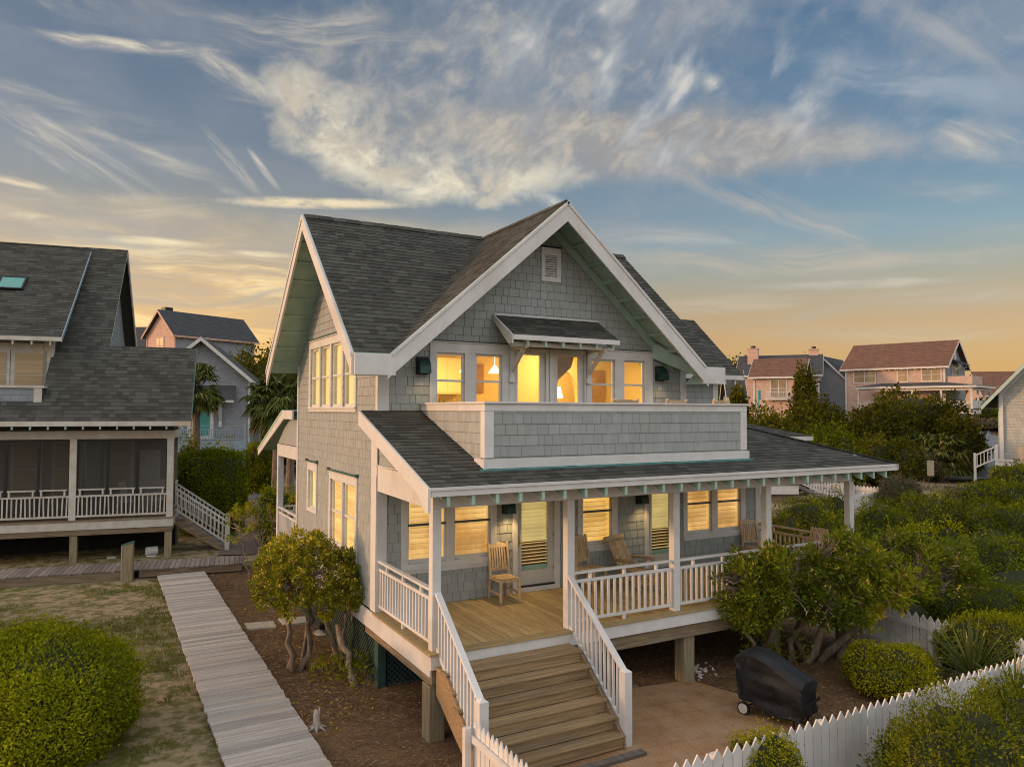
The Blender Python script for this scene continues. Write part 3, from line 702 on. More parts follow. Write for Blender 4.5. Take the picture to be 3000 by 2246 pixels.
for x in (2.5, 5.16, 7.5, 9.8): MB().box(x, x + .25, D - .2, D + .05, GZ - .1, -.3).build('pier', M['pier'], H, .012)
# lattice skirting under the left wall and returning below the porch
def lattice(F, s0, s1, t0, t1, name='lattice_panel'):
    mb = MB(); w = .035; step = .105; hh = t1 - t0; L = s1 - s0; k = -hh
    while k < L:
        for sg in (0, 1):
            a, b = (k, 0), (k + hh, hh)
            p = [(max(a[0], 0), 0), (min(b[0], L), 0)]
            x0, x1 = max(k, 0), min(k + hh, L)
            if x1 - x0 > .03:
                y0, y1 = x0 - k, x1 - k
                if sg: y0, y1 = hh - y0, hh - y1
                mb.beam(F.P(s0 + x0, t0 + y0, .004 + .012 * sg), F.P(s0 + x1, t0 + y1, .004 + .012 * sg), .008, w, F.T)
        k += step
    mb.fbox(F, s0, s1, t1 - .06, t1, .0, .03); mb.fbox(F, s0, s1, t0, t0 + .05, .0, .03)
    return mb.build(name, M['lattice'], H)
FLt = Fr((.06, 0, 0), (0, 1, 0), (0, 0, 1), (-1, 0, 0))
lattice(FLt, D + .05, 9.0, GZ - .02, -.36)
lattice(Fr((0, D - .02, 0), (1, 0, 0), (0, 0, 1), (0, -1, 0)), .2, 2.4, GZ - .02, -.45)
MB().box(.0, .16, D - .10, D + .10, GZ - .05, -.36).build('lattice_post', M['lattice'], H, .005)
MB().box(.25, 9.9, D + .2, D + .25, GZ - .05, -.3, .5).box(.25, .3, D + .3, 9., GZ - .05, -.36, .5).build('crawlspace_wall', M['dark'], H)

# --- railings
def railing(name, a, b, parent, top=.95, mid=.80, bot=.09, m='white', step=.135, blocks=.62, wt=.09, bal=.04, skip_ends=.06):
    a = V(a); b = V(b); L = (b - a).length; d = (b - a) / L; mb = MB(); z = V((0, 0, 1))
    mb.beam(a + z * (top - .02), b + z * (top - .02), wt, .04, t=.6); mb.beam(a + z * (mid - .02), b + z * (mid - .02), .05, .05, t=.5); mb.beam(a + z * (bot + .02), b + z * (bot + .02), .05, .05, t=.5)
    n = max(1, int(L / step)); st = L / n
    for k in range(n):
        p = a + d * (st * (k + .5)); mb.beam(p + z * (bot + .045), p + z * (mid - .045), bal, bal, tuple(d))
    if blocks:
        n = max(1, int(L / blocks)); st = L / n
        for k in range(n):
            p = a + d * (st * (k + .5)); mb.beam(p + z * (mid + .005), p + z * (top - .04), .05, .05, tuple(d))
        mb.beam(a + d * (L * .5) , a + d * (L * .5) + z * bot, .05, .05, tuple(d))
    return mb.build(name, M[m], parent, .003)
RY = .075
railing('porch_railing', (2.67, RY, 0), (4.895, RY, 0), H); railing('porch_railing', (5.055, RY, 0), (7.355, RY, 0), H); railing('porch_railing', (7.515, RY, 0), (9.955, RY, 0), H)
railing('porch_railing', (.05, .155, 0), (.05, D - .03, 0), H)
railing('porch_railing', (10.03, .155, 0), (10.03, D - .03, 0), H, m='teak')  # white rail given a teak tone to stand for the sun on it
# --- front steps
rs, run, y0 = .19, .228, -.54
def stairs():
    # stringer
    st = MB().box(.08, 2.42, -.14, -.105, -.44, -.26).build('stairs', M['stairw'], H)
    for x in (.03, 2.43):
        pts = [(x, -.11, -.24), (x, y0 + .02, -.24), (x, y0 - run * 5 + .03, -rs * 6 - .05), (x, y0 - run * 5 - .0, GZ + .02), (x, y0 - run * 5 + .24, GZ + .02), (x, -.11, -.62)]
        MB().prism(pts, (.045, 0, 0)).build('stringer', M['stairw'], st)
    for i in range(1, 7):
        z = -rs * i; yf = y0 - run * (i - 1); yb = yf + run + (.2 if i == 1 else .02)
        MB().box(-.0, 2.47, yf, (yf + yb) / 2 - .003, z - .036, z).box(-.0, 2.47, (yf + yb) / 2 + .003, yb, z - .036, z).build('tread', M['stairw'], st, .006)
        MB().box(.08, 2.43, yf + .03, yf + .055, z - rs + .002, z - .038).build('riser', M['stairw'], st)
    for x in (.0, 2.47):
        mb = MB().box(x + .02, x + .16, -1.62, -1.48, GZ - .05, -.24)
        mb.face([(x + .02, -1.62, -.24), (x + .16, -1.62, -.24), (x + .09, -1.55, -.19)]); mb.face([(x + .16, -1.62, -.24), (x + .16, -1.48, -.24), (x + .09, -1.55, -.19)])
        mb.face([(x + .16, -1.48, -.24), (x + .02, -1.48, -.24), (x + .09, -1.55, -.19)]); mb.face([(x + .02, -1.48, -.24), (x + .02, -1.62, -.24), (x + .09, -1.55, -.19)])
        mb.build('newel_post', M['white'], st)
        xx = x + .09; a = V((xx, -.0, .90)); b = V((xx, -1.55, -.27)); a2 = V((xx, .0, .05)); b2 = V((xx, -1.55, -1.12)); mb = MB()
        mb.beam(a, b, .10, .045); mb.beam(a2, b2, .05, .06)
        for k in range(13):
            f = (k + .7) / 13.4; p = a.lerp(b, f); q = a2.lerp(b2, f); mb.beam(q, p, .04, .04, (0, 1, 0))
        mb.build('stair_railing', M['white'], st, .003)
stairs()

# --- balcony
BX0, BX1, BY0, ZC, ZB = .86, 6.68, -.10, 3.86, 2.80
Fb = Fr((0, BY0, 0), (1, 0, 0), (0, 0, 1), (0, -1, 0)); Fbl = Fr((BX0, 0, 0), (0, 1, 0), (0, 0, 1), (-1, 0, 0))
bal = MB().box(BX0 + .01, BX1 - .01, BY0 + .012, BY0 + .12, ZB + .02, ZC - .02).box(BX0 + .012, BX0 + .12, BY0 + .13, D, ZB + .3, ZC - .02).box(BX1 - .12, BX1 - .012, BY0 + .13, D, ZB + .3, ZC - .02).build('balcony', M['shingle'], H)
shingle(MB(), Fb, [(BX0 + .14, 2.99), (BX1 - .14, 2.99), (BX1 - .14, 3.75), (BX0 + .14, 3.75)], .178, .12, .3, .012, .005, (), -.0, 31).build('parapet', M['shingle'], bal)
shingle(MB(), Fbl, [(BY0 + .12, 2.85), (D - .08, 3.715), (D - .08, 3.75), (BY0 + .12, 3.75)], .176, .12, .24, .012, .005, (), 0., 32).build('parapet', M['shingle'], bal)
mb = MB().box(BX0 - .05, BX1 + .05, BY0 - .06, BY0 + .16, ZC, ZC + .035).box(BX0 - .05, BX0 + .16, BY0 + .16, D - .035, ZC, ZC + .035).box(BX1 - .16, BX1 + .05, BY0 + .16, D - .035, ZC, ZC + .035)
mb.box(BX0 - .022, BX1 + .022, BY0 - .022, BY0 + .1, ZC - .12, ZC).box(BX0 - .022, BX0 + .1, BY0 + .1, D - .035, ZC - .12, ZC).box(BX1 - .1, BX1 + .022, BY0 + .1, D - .035, ZC - .12, ZC)
mb.build('parapet_cap', M['white'], bal, .004)
for x, a in ((BX0, -1), (BX1, 1)):
    MB().box(x - .02 if a < 0 else x - .15, x + .15 if a < 0 else x + .02, BY0 - .02, BY0 + .13, 2.985, ZC - .122).build('parapet_post', M['white'], bal, .004)
MB().box(BX0 - .05, BX1 + .05, BY0 - .055, BY0 + .02, ZB, ZB + .165).box(BX0 - .05, BX0 - .0, BY0 + .02, BY0 + .3, ZB + .02, ZB + .165).build('parapet_skirt', M['white'], bal, .004)
MB().box(BX0 - .12, BX1 + .12, BY0 - .11, BY0 - .05, ZB - .012, ZB + .004).box(BX0 - .12, BX0 - .05, BY0 - .05, BY0 + .25, ZB + .0, ZB + .012).build('flashing', M['flashb'], bal)
MB().box(BX0 + .13, BX1 - .13, BY0 + .13, D - .03, 2.86, 2.92).build('balcony_floor', M['deckx'], bal)

# --- windows and doors
def casing(F, s0, s1, t0, t1, op, name='window', sill=True, head=.17, th=.035, cap=True):
    """white surround from s0..s1, t0..t1 with openings op"""
    mb = MB(); rs = [(s0, s1, t0, t1)]
    for o in op: rs = minus(rs, o)
    for r in rs: mb.fbox(F, r[0], r[1], r[2], r[3], .004, th, .5)
    if cap: mb.fbox(F, s0 - .02, s1 + .02, t1, t1 + .018, .004, th + .03, .5)
    if sill: mb.fbox(F, s0 - .01, s1 + .01, t0 + .075, t0 + .105, th, th + .03, .5)
    for o in op:                                     # jamb lining
        a, b, c, d = o
        for r in ((a - .01, a, c, d), (b, b + .01, c, d), (a, b, c - .01, c), (a, b, d, d + .01)): mb.fbox(F, *r, -.12, .003, .5)
    return mb.build(name, M['white'], H)
def sash(F, win, o, mid=None, w=.045, railm='white', gl='glass', wb=.06):
    a, b, c, d = o; mb = MB(); h0, h1 = -.055, -.02
    for r in ((a, a + w, c, d), (b - w, b, c, d), (a + w, b - w, c, c + wb), (a + w, b - w, d - w, d)): mb.fbox(F, *r, h0, h1, .5)
    mb.build('sash', M['white'], win)
    if mid: MB().fbox(F, a + .004, b - .004, mid - .022, mid + .022, h0 + .005, h1 + .012, .5).build('meeting_rail', M[railm], win)
    g = MB(); g.face([F.P(a + w, c + wb, -.04), F.P(b - w, c + wb, -.04), F.P(b - w, d - w, -.04), F.P(a + w, d - w, -.04)]); g.build('pane', M[gl], win)
def slats(F, win, o, pitch=.075, ang=.5, m='blind', h=-.085, depth=.055, stile=0., name='shutter', rng=None):
    a, b, c, d = o; mb = MB(); n = int((d - c) / pitch); pitch = (d - c) / n
    for k in range(n):
        z = c + (k + .5) * pitch; dz = depth * math.sin(ang) / 2; dh = depth * math.cos(ang) / 2
        P = F.P; t = random.random()
        mb.hexa([P(a + stile, z - dz, h + dh), P(b - stile, z - dz, h + dh), P(b - stile, z + dz, h - dh), P(a + stile, z + dz, h - dh),
                 P(a + stile, z - dz + .007, h + dh), P(b - stile, z - dz + .007, h + dh), P(b - stile, z + dz + .007, h - dh), P(a + stile, z + dz + .007, h - dh)], t)
    if stile:
        for r in ((a, a + stile), (b - stile, b)): mb.fbox(F, *r, c, d, h - .02, h + .02, .8)
    return mb.build(name, M[m], win)
def back(F, win, o, m, h=-.125, name='backing'):
    a, b, c, d = o; g = MB(); g.fbox(F, a - .01, b + .01, c - .01, d + .01, h - .01, h, .5); return g.build(name, M[m], win)
# lower front
GREY = 'darkmetal'
M['sashgrey'] = mat('grey_sash_rail', (.10, .11, .11), rough=.5)
def lowwin(s0, s1, t0, ops, hot=False):
    w = casing(FF, s0, s1, t0, 2.44, ops)
    for o in ops:
        sash(FF, w, o, 1.545, .035, 'sashgrey', wb=.07)
        slats(FF, w, (o[0] + .03, o[1] - .03, o[2] + .05, o[3]), .100, .95, 'blindhot' if hot else 'blind', depth=.090, stile=.045)
        back(FF, w, o, 'glowback')
lowwin(.47, 2.51, .63, front_lo[0:2]); lowwin(4.50, 5.56, .69, front_lo[3:4], True); lowwin(7.49, 9.51, .70, front_lo[5:7])
def lowdoor(s0, s1, leaf, gl, hinge_right=True):
    o = leaf
    w = casing(FF, s0, s1, .004, 2.20, [(leaf[0], leaf[1], .12, 2.05)], 'door', False)
    mb = MB(); rs = minus([(leaf[0], leaf[1], .12, 2.05)], gl)
    for r in rs: mb.fbox(FF, *r, -.06, -.018, .5)
    mb.build('door_leaf', M['door'], w)
    g = MB(); g.face([FF.P(gl[0], gl[2], -.04), FF.P(gl[1], gl[2], -.04), FF.P(gl[1], gl[3], -.04), FF.P(gl[0], gl[3], -.04)]); g.build('pane', M['glass'], w)
    zm = gl[2] + .58
    slats(FF, w, (gl[0], gl[1], zm, gl[3]), .075, 1.15, 'doorblind', depth=.075, name='door_shade')
    slats(FF, w, (gl[0], gl[1], gl[2] + .10, zm), .068, .15, 'doorblind', depth=.03, name='door_shade')
    MB().fbox(FF, gl[0], gl[1], gl[2], gl[2] + .09, -.10, -.07, .9).build('shade_rail', M['sage'], w)
    back(FF, w, (gl[0], gl[1], gl[2], zm + .02), 'doorlow', -.16); back(FF, w, (gl[0], gl[1], zm + .02, gl[3]), 'doorblind', -.17)
    MB().fbox(FF, leaf[0] + .01, leaf[1], .105, .135, -.03, .05).build('threshold', M['darkmetal'], w)
    hx = leaf[0] + .05 if hinge_right else leaf[1] - .05
    mb = MB().fbox(FF, hx - .018, hx + .018, .95, 1.16, -.018, -.008); mb.tube([FF.P(hx, 1.02, -.01), FF.P(hx, 1.02, .045), FF.P(hx + (.1 if hinge_right else -.1), 1.02, .045)], .009)
    mb.build('handle', M['brass'], w)
    mb = MB(); ex = leaf[1] if hinge_right else leaf[0]
    for z in (.4, 1.08, 1.8): mb.fbox(FF, ex - .012, ex + .012, z, z + .09, -.02, .0)
    mb.build('hinge', M['brass'], w)
lowdoor(2.89, 4.03, (3.0, 3.9), (3.12, 3.77, .43, 1.98)); lowdoor(6.33, 7.37, (6.44, 7.25), (6.57, 7.12, .45, 1.98), False)
# upper front
w1 = casing(FF, 1.03, 2.78, 3.6, 5.09, front_up[0:2]); w2 = casing(FF, 4.72, 6.57, 3.6, 5.09, front_up[4:6])
for w, ops in ((w1, front_up[0:2]), (w2, front_up[4:6])):
    for o in ops: sash(FF, w, o, 4.335)
for leaf, gl in (((2.90, 3.68, 2.98, 4.95), (3.02, 3.55, 3.2, 4.915)), ((3.87, 4.67, 2.98, 4.95), (4.0, 4.54, 3.2, 4.915))):
    d = casing(FF, leaf[0] - .11, leaf[1] + .09 if leaf[0] < 3 else leaf[1] + .04, 2.93, 5.05, [leaf], 'door', False, cap=False)
    mb = MB()
    for r in minus([leaf], gl): mb.fbox(FF, *r, -.06, -.018, .5)
    mb.build('door_leaf', M['white'], d)
    g = MB(); g.face([FF.P(gl[0], gl[2], -.04), FF.P(gl[1], gl[2], -.04), FF.P(gl[1], gl[3], -.04), FF.P(gl[0], gl[3], -.04)]); g.build('pane', M['glass'], d)
# left wall windows
wl = casing(FL, 3.95, 7.84, 3.71, 5.42, left_h[2:6])
for o in left_h[2:6]:
    sash(FL, wl, o, 4.52); MB().fbox(FL, o[0] + .05, o[0] + .33, o[2] + .05, o[3] - .05, -.12, -.10, .6).fbox(FL, o[1] - .30, o[1] - .05, o[2] + .05, o[3] - .05, -.12, -.10, .3).build('curtain', M['curtain'], wl)
    back(FL, wl, o, 'curtain', -.15)
wd_ = casing(FL, 3.82, 5.89, .66, 2.38, [(3.93, 4.81, .80, 2.22), (4.9, 5.78, .80, 2.22)])
for o in ((3.93, 4.81, .80, 2.22), (4.9, 5.78, .80, 2.22)):
    sash(FL, wd_, o, 1.52); slats(FL, wd_, (o[0] + .1, o[1] - .05, o[2] + .05, o[3]), .085, 1., 'blindhot', depth=.08, stile=.05); back(FL, wd_, o, 'curtain')
ws = casing(FL, 6.97, 7.89, 1.27, 2.46, [left_h[1]], sill=False)
sash(FL, ws, left_h[1], None, .03, wb=.03); back(FL, ws, left_h[1], 'curtain', -.09, 'shade')
for a, b, z in ((3.78, 5.93, 2.40), (6.92, 7.93, 2.485), (3.93, 7.87, 5.445)):
    MB().fbox(FL, a, b, z, z + .03, .0, .075).fbox(FL, a, a + .02, z + .03, z + .06, .0, .075).fbox(FL, b - .02, b, z + .03, z + .06, .0, .075).build('flashing', M['flash'], H)
for a, b, z in ((1.0, 2.8, 5.11), (4.72, 6.6, 5.11), (3.55, 4.06, 7.24)): MB().fbox(FF, a, b, z, z + .022, .0, .05).build('flashing', M['darkmetal'], H)
# gable vent
v = MB()
for r in minus([(3.56, 4.05, 6.5, 7.23)], (3.655, 3.945, 6.61, 7.07)): v.fbox(FF, *r, .004, .045, .5)
v = v.build('gable_vent', M['white'], H, .004); mb = MB()
for k in range(9):
    z = 6.625 + k * .0505; mb.hexa([FF.P(3.655, z, .035), FF.P(3.945, z, .035), FF.P(3.945, z + .03, .008), FF.P(3.655, z + .03, .008), FF.P(3.655, z + .01, .037), FF.P(3.945, z + .01, .037), FF.P(3.945, z + .04, .01), FF.P(3.655, z + .04, .01)])
mb.build('louvre', M['white'], v)
back(FF, v, (3.66, 3.94, 6.62, 7.06), 'dark', .006)
# door hood over the balcony doors
HX0, HX1 = 2.44, 4.99
RH = rooffr((0, 1.80, 5.235), (1, 0, 0), (0, D - 1.80, .48)); LH = math.hypot(D - 1.8, .48)
ho = roof('door_hood', RH, [(HX0, 0), (HX1, 0), (HX1 + .03, LH), (HX0 + .02, LH)], 41, .135, (.14, .34), .012, .03)
MB().box(HX0 - .01, HX1 + .01, 1.775, 1.80, 5.135, 5.235).prism([(HX0, 1.8, 5.235), (HX0, D - .02, 5.715), (HX0, D - .02, 5.60), (HX0, 1.95, 5.06), (HX0, 1.8, 5.06)], (-.03, 0, 0)).build('hood_fascia', M['white'], ho)
MB().box(HX0, HX1 + .05, D - .05, D - .013, 5.70, 5.735).build('hood_flashing', M['white'], ho)
for k in range(6):
    x = 2.76 + k * .415; MB().prism([(x, 1.81, 5.03), (x, 1.81, 5.18), (x, D - .03, 5.6), (x, D - .03, 5.45)], (.045, 0, 0)).build('rafter_tail', M['sage'], ho)
MB().box(2.5, 4.95, 1.98, 2.06, 5.03, 5.11).build('hood_beam', M['white'], ho)
for x in (2.79, 4.72):
    MB().box(x, x + .085, D - .09, D - .035, 4.45, 5.03).box(x, x + .085, 1.95, D - .035, 5.0, 5.08).beam((x + .0425, 2.06, 5.02), (x + .0425, D - .06, 4.55), .075, .075, (0, 1, 1)).box(x - .02, x + .105, D - .10, D - .034, 4.33, 4.45).build('hood_bracket', M['white'], ho, .004)
# wall lamps: quarter-round copper hoods open below
def lamp(x0, x1, z0, z1, y=D, energy=12.):
    c = [(y - .02, z1), ]; n = 7
    prof = [(y - .015, z1)] + [(y - .015 - .20 * math.sin(k / n * math.pi / 2), z0 + (z1 - z0) * (1 - .0) * math.cos(k / n * math.pi / 2) ** .8) for k in range(1, n + 1)]
    mb = MB()
    for a, b in zip(prof, prof[1:]):
        mb.hexa([(x0, a[0], a[1]), (x1, a[0], a[1]), (x1, b[0], b[1]), (x0, b[0], b[1]), (x0, a[0], a[1] + .006), (x1, a[0], a[1] + .006), (x1, b[0] - .006, b[1]), (x0, b[0] - .006, b[1])], .5)
    for x in (x0, x1 - .006): mb.prism([(x, y - .015, z0)] + [(x, p, q) for p, q in prof], (.006, 0, 0), .8)
    h = mb.build('wall_lamp', M['copper'], H)
    MB().box(x0 - .02, x1 + .02, y - .03, y - .012, z0 - .02, z1 + .03).build('back_plate', M['darkmetal'], h)
    xm = (x0 + x1) / 2
    MB().tube([(xm, y - .09, z0 + .20), (xm, y - .09, z0 + .18), (xm, y - .09, z0 + .14), (xm, y - .09, z0 + .12)], [.015, .03, .03, .012], 8).build('bulb', M['bulb'], h, smooth=True)
    l = bpy.data.lights.new('lamp_light', 'SPOT'); l.energy = energy; l.color = (1., .64, .26); l.shadow_soft_size = .05; l.spot_size = R(128); l.spot_blend = .8
    o = bpy.data.objects.new('lamp_light', l); COL.objects.link(o); o.location = (xm, y - .17, z0 + .03); o.rotation_euler = (R(-20), 0, 0)
lamp(2.66, 2.86, 1.66, 1.98, energy=44.); lamp(6.10, 6.30, 1.66, 1.98, energy=24.); lamp(.76, .98, 4.46, 4.76, energy=9.); lamp(6.68, 6.90, 4.46, 4.76, energy=9.)
# upper room seen through the windows
mb = MB().box(.25, 7.4, 6.4, 6.5, 2.9, 5.5, .5).box(.2, .25, D + .12, 6.5, 2.9, 5.5, .5).box(7.4, 7.45, D + .12, 6.5, 2.9, 5.5, .5).box(.2, 7.45, D + .12, 6.5, 5.4, 5.5, .7).box(.2, 7.45, D + .12, 6.5, 2.85, 2.9, .3)
mb.build('room', M['room'], H)
rm = MB().box(1.0, 3.4, 6.0, 6.39, 4.15, 5.05).build('wall_cabinet', M['cab'], H, .01)
mb = MB()
for k in range(5): mb.box(1.04 + k * .47, 1.46 + k * .47, 5.985, 6.0, 4.19, 5.01)
mb.build('cabinet_door', M['cab'], rm, .006)
mb = MB().box(.9, 3.5, 5.75, 6.39, 2.9, 3.78).box(.88, 3.52, 5.72, 6.39, 3.78, 3.82, .9); mb.build('kitchen_counter', M['cab'], H, .008)
# arch in the cross wall at the right
mb = MB(); pts = [(4.3, 5.4), (4.3, 2.9), (4.9, 2.9), (4.9, 4.1)] + [(5.5 - .6 * math.cos(a), 4.1 + .75 * math.sin(a)) for a in [k * math.pi / 10 for k in range(1, 10)]] + [(6.1, 4.1), (6.1, 2.9), (7.4, 2.9), (7.4, 5.4)]
for (a, b), (c, d) in zip(pts[3:13], pts[4:14]): mb.hexa([(a, 5.0, b), (c, 5.0, d), (c, 5.12, d), (a, 5.12, b), (a, 5.0, 5.4), (c, 5.0, 5.4), (c, 5.12, 5.4), (a, 5.12, 5.4)], .5)
mb.box(4.3, 4.9, 5.0, 5.12, 2.9, 5.4, .5).box(6.1, 7.4, 5.0, 5.12, 2.9, 5.4, .5)
mb.build('arched_wall', M['room'], H)
MB().box(5.0, 6.0, 6.2, 6.39, 2.9, 4.75).build('china_cabinet', M['cab'], H)
MB().box(1.75, 2.55, 5.7, 6.35, 2.9, 4.14).build('fridge', M['roomdark'], H)
for x in (2.75, 3.5): MB().tube([(x, 4.6, 5.4), (x, 4.6, 4.78)], .008, 5).tube([(x, 4.6, 4.80), (x, 4.6, 4.76), (x, 4.6, 4.62)], [.03, .06, .15], 12).build('pendant_lamp', M['bulb'], H)
MB().tube([(4.95, 4.2, 2.9), (4.95, 4.2, 4.1)], [.02, .02]).tube([(4.95, 4.2, 4.05), (4.95, 4.2, 4.32)], [.17, .10], 12).build('table_lamp', M['bulb'], H)
mb = MB(); rn = random.Random(2); mb.tube([(1.42, 2.95, 3.55), (1.42, 2.95, 3.72)], [.07, .05], 9)
for k in range(26):
    a_ = rn.uniform(0, 6.28); e_ = rn.uniform(.5, 1.4); d_ = V((math.cos(a_) * math.cos(e_), math.sin(a_) * math.cos(e_) * .4, math.sin(e_))) * rn.uniform(.18, .32); b_ = V((1.42, 2.95, 3.72)); q_ = V((.012, 0, .004)); mb.face([b_, b_ + d_ * .6 + q_, b_ + d_, b_ + d_ * .6 - q_])
mb.build('house_plant', M['leaf_pitd'], H)
mb = MB()
for k, (x, h_, w_) in enumerate(((3.08, .22, .10), (3.2, .16, .12), (3.34, .26, .07), (3.45, .13, .10), (1.2, .2, .12), (1.5, .3, .08))): mb.tube([(x, 5.95, 3.82), (x, 5.95, 3.82 + h_ * .7), (x, 5.95, 3.82 + h_)], [w_ * .5, w_ * .5, w_ * .2], 8)
mb.build('counter_jars', M['roomdark'], H)
mb = MB(); [mb.box(x, x + .55, 6.36, 6.39, 4.2, 4.95) for x in (3.55,)]; mb.box(6.35, 6.95, 4.96, 4.99, 4.0, 4.8).box(.26, .29, 4.0, 4.8, 4.0, 4.9); mb.build('picture', M['roomdark'], H)
mb = MB().prism([(4.02, 2.80, 4.93), (4.52, 2.80, 4.93), (4.45, 2.80, 4.70), (4.12, 2.80, 4.42), (4.02, 2.80, 4.2)], (0, .03, 0)); mb.build('curtain_swag', M['roomdark'], H)
for (x, y, e) in ((2.2, 4.4, 105.), (5.2, 3.9, 90.), (5.6, 5.7, 50.)):
    l = bpy.data.lights.new('ceiling_light', 'AREA'); l.energy = e; l.size = 1.2; l.color = (1., .70, .26)
    o = bpy.data.objects.new('ceiling_light', l); COL.objects.link(o); o.location = (x, y, 5.35)
# --- right wing and rear porches of the same house
RW = rooffr((0, 3.66, 4.70), (1, 0, 0), (0, 1, .90)); LW = (YR - 3.66) * math.hypot(1, .9)
roof('roof', RW, [(7.3, 0), (10.56, 0), (10.56, LW), (7.3, LW)], 51)
MB().box(7.3, 10.56, 3.63, 3.66, 4.58, 4.70).build('eave_fascia', M['white'], H, .003)
for k in range(8):
    x = 7.75 + k * .36; MB().prism([(x, 3.67, 4.46), (x, 3.67, 4.62), (x, 4.1, 4.98), (x, 4.1, 4.86)], (.045, 0, 0)).build('rafter_tail', M['white'], H)
shingle(MB(), Fr((0, 4.1, 0), (1, 0, 0), (0, 0, 1), (0, -1, 0)), [(7.58, 2.9), (10.02, 2.9), (10.02, 5.0), (7.58, 5.0)], .15, .09, .2, .012, .005, (), 0., 52).build('wall', M['shingle'], H)
MB().box(9.86, 10.05, 4.07, 4.10, 2.9, 4.95).build('corner_board', M['white'], H)
MB().prism([(10.54, 3.66, 4.70), (10.54, YR, 6.39), (10.54, YR + 1.9, 4.70)], (-.03, 0, 0)).build('wall', M['shingle'], H)
RB2 = rooffr((0, 5.4, 2.95), (1, 0, 0), (0, 1, .30))
roof('porch_roof', RB2, [(10.0, 0), (15.45, 0), (12.2, 2.95), (10.0, 2.95)], 53)
MB().box(10.64, 15.45, 5.37, 5.40, 2.82, 2.95).build('eave_fascia', M['white'], H)
for k in range(5):
    x = 13.4 + k * .42; MB().prism([(x, 5.41, 2.72), (x, 5.41, 2.88), (x, 6.0, 3.05), (x, 6.0, 2.9)], (.045, 0, 0)).build('rafter_tail', M['white'], H)
# rear left porch
XP = -.12
mb = MB().prism([(XP, 9.06, 3.73), (XP, 10.25, 3.73), (XP, 13.75, 2.52), (XP, 13.75, 2.30), (XP, 10.1, 3.50), (XP, 9.06, 3.50)], (-.04, 0, 0), .5); mb.build('barge_board', M['white'], H, .004)
RQ = rooffr((0, 13.78, 2.54), (-1, 0, 0), (0, -1, .346)); roof('porch_roof', RQ, [(-3., 0), (.17, 0), (.17, 3.7), (-3., 3.7)], 54)
MB().box(.0, 3., 9.07, 10.3, 3.6, 3.72).build('porch_roof', M['roof'], H)
mb = MB().prism([(.02, 9.08, 2.78), (.02, 11.6, 2.78), (.02, 10.3, 3.5), (.02, 9.08, 3.5)], (.03, 0, 0), .4); mb.build('wall', M['shingle'], H)
MB().box(.0, .10, 9.08, 11.62, 2.42, 2.76).build('porch_beam', M['white'], H, .004)
MB().box(.0, .16, 11.46, 11.62, .0, 2.42).build('porch_post', M['white'], H, .004)
railing('porch_railing', (.06, 9.1, .0), (.06, 11.46, .0), H); railing('porch_railing', (.16, 11.54, 0), (2.2, 11.54, 0), H)
MB().box(.0, 3., 9.1, 11.65, -.25, .0).build('deck_floor', M['decky'], H); MB().box(.02, .2, 11.4, 11.6, GZ - .05, -.26).build('pier', M['pier'], H)

# ------------------------------------------------------------------ things round the house
def z5(x, y, z=0.): return WG((1200 + x / 2.564) * .7373, (1600 + y / 2.564) * .7373, z)
MATL = 0
# boardwalks
mb = MB(); y = -16.
while y < 13.95:
    w = .135; j = random.uniform(-.015, .015); mb.box(-2.95 + j, -1.63 + j, y, y + w, GZ + .10 + random.uniform(-.003, .003), GZ + .14 + random.uniform(-.004, .003)); y += w + .011
bw = tag(mb.build('boardwalk', M['walkx'], bevel=.004), kind='structure')
MB().box(-2.90, -2.86, -16, 13.9, GZ - .02, GZ + .098).box(-1.72, -1.68, -16, 13.9, GZ - .02, GZ + .098).build('boardwalk_joist', M['walky'], bw, local=True)
NR = R(-9.3); NO = V((-2.29, 17.64, GZ))
nb = root('neighbouring_house', NO, 'grey shingled neighbouring house with steep dark roof, dormer and screened porch on posts', 'house', None, NR)
def nw(x, y, z=0.): return NO + V((x * math.cos(NR) - y * math.sin(NR), x * math.sin(NR) + y * math.cos(NR), z))
cw = empty('boardwalk', NO, None, None, None, NR); del_ = [cw.pop(k, None) for k in ('label', 'category')]; cw['kind'] = 'structure'; ORG[cw.name] = (0, 0, 0)
mb = MB(); x = -13.
while x < 2.35:
    w = random.uniform(.13, .145); mb.box(x, x + w, -3.3 + random.uniform(-.02, .02), -1.98 + random.uniform(-.02, .02), .25 + random.uniform(-.006, .006), .295); x += w + .01
mb.build('planks', M['walky'], cw, bevel=.005)
MB().box(-13, -.75, -3.29, -3.25, .0, .245).box(-.62, 2.3, -3.27, -3.23, .05, .245).box(-13, 2.3, -2.06, -2.02, .02, .245).build('edge_board', M['beamw'], cw)
mb = MB()
for x in (-11, -8, -5.4, -2.3): mb.box(x, x + .12, -3.24, -3.12, -.15, .2)
mb.build('footing', M['pier'], cw)
p = nw(-.92, -3.42); b = root('bollard_post', (p.x, p.y, GZ), 'thick weathered timber post with slanted top standing beside the old boardwalk', 'post', None, NR)
MB().hexa([(-.16, -.13, -.1), (.16, -.13, -.1), (.16, .13, -.1), (-.16, .13, -.1), (-.16, -.13, 1.10), (.16, -.13, 1.16), (.16, .13, 1.16), (-.16, .13, 1.05)]).build('timber', M['pier'], b, .015)
MB().hexa([(-.165, -.135, 1.07), (.165, -.135, 1.13), (.165, .135, 1.13), (-.165, .135, 1.02), (-.165, -.135, 1.105), (.165, -.135, 1.165), (.165, .135, 1.165), (-.165, .135, 1.055)]).build('cap', M['flash'], b)
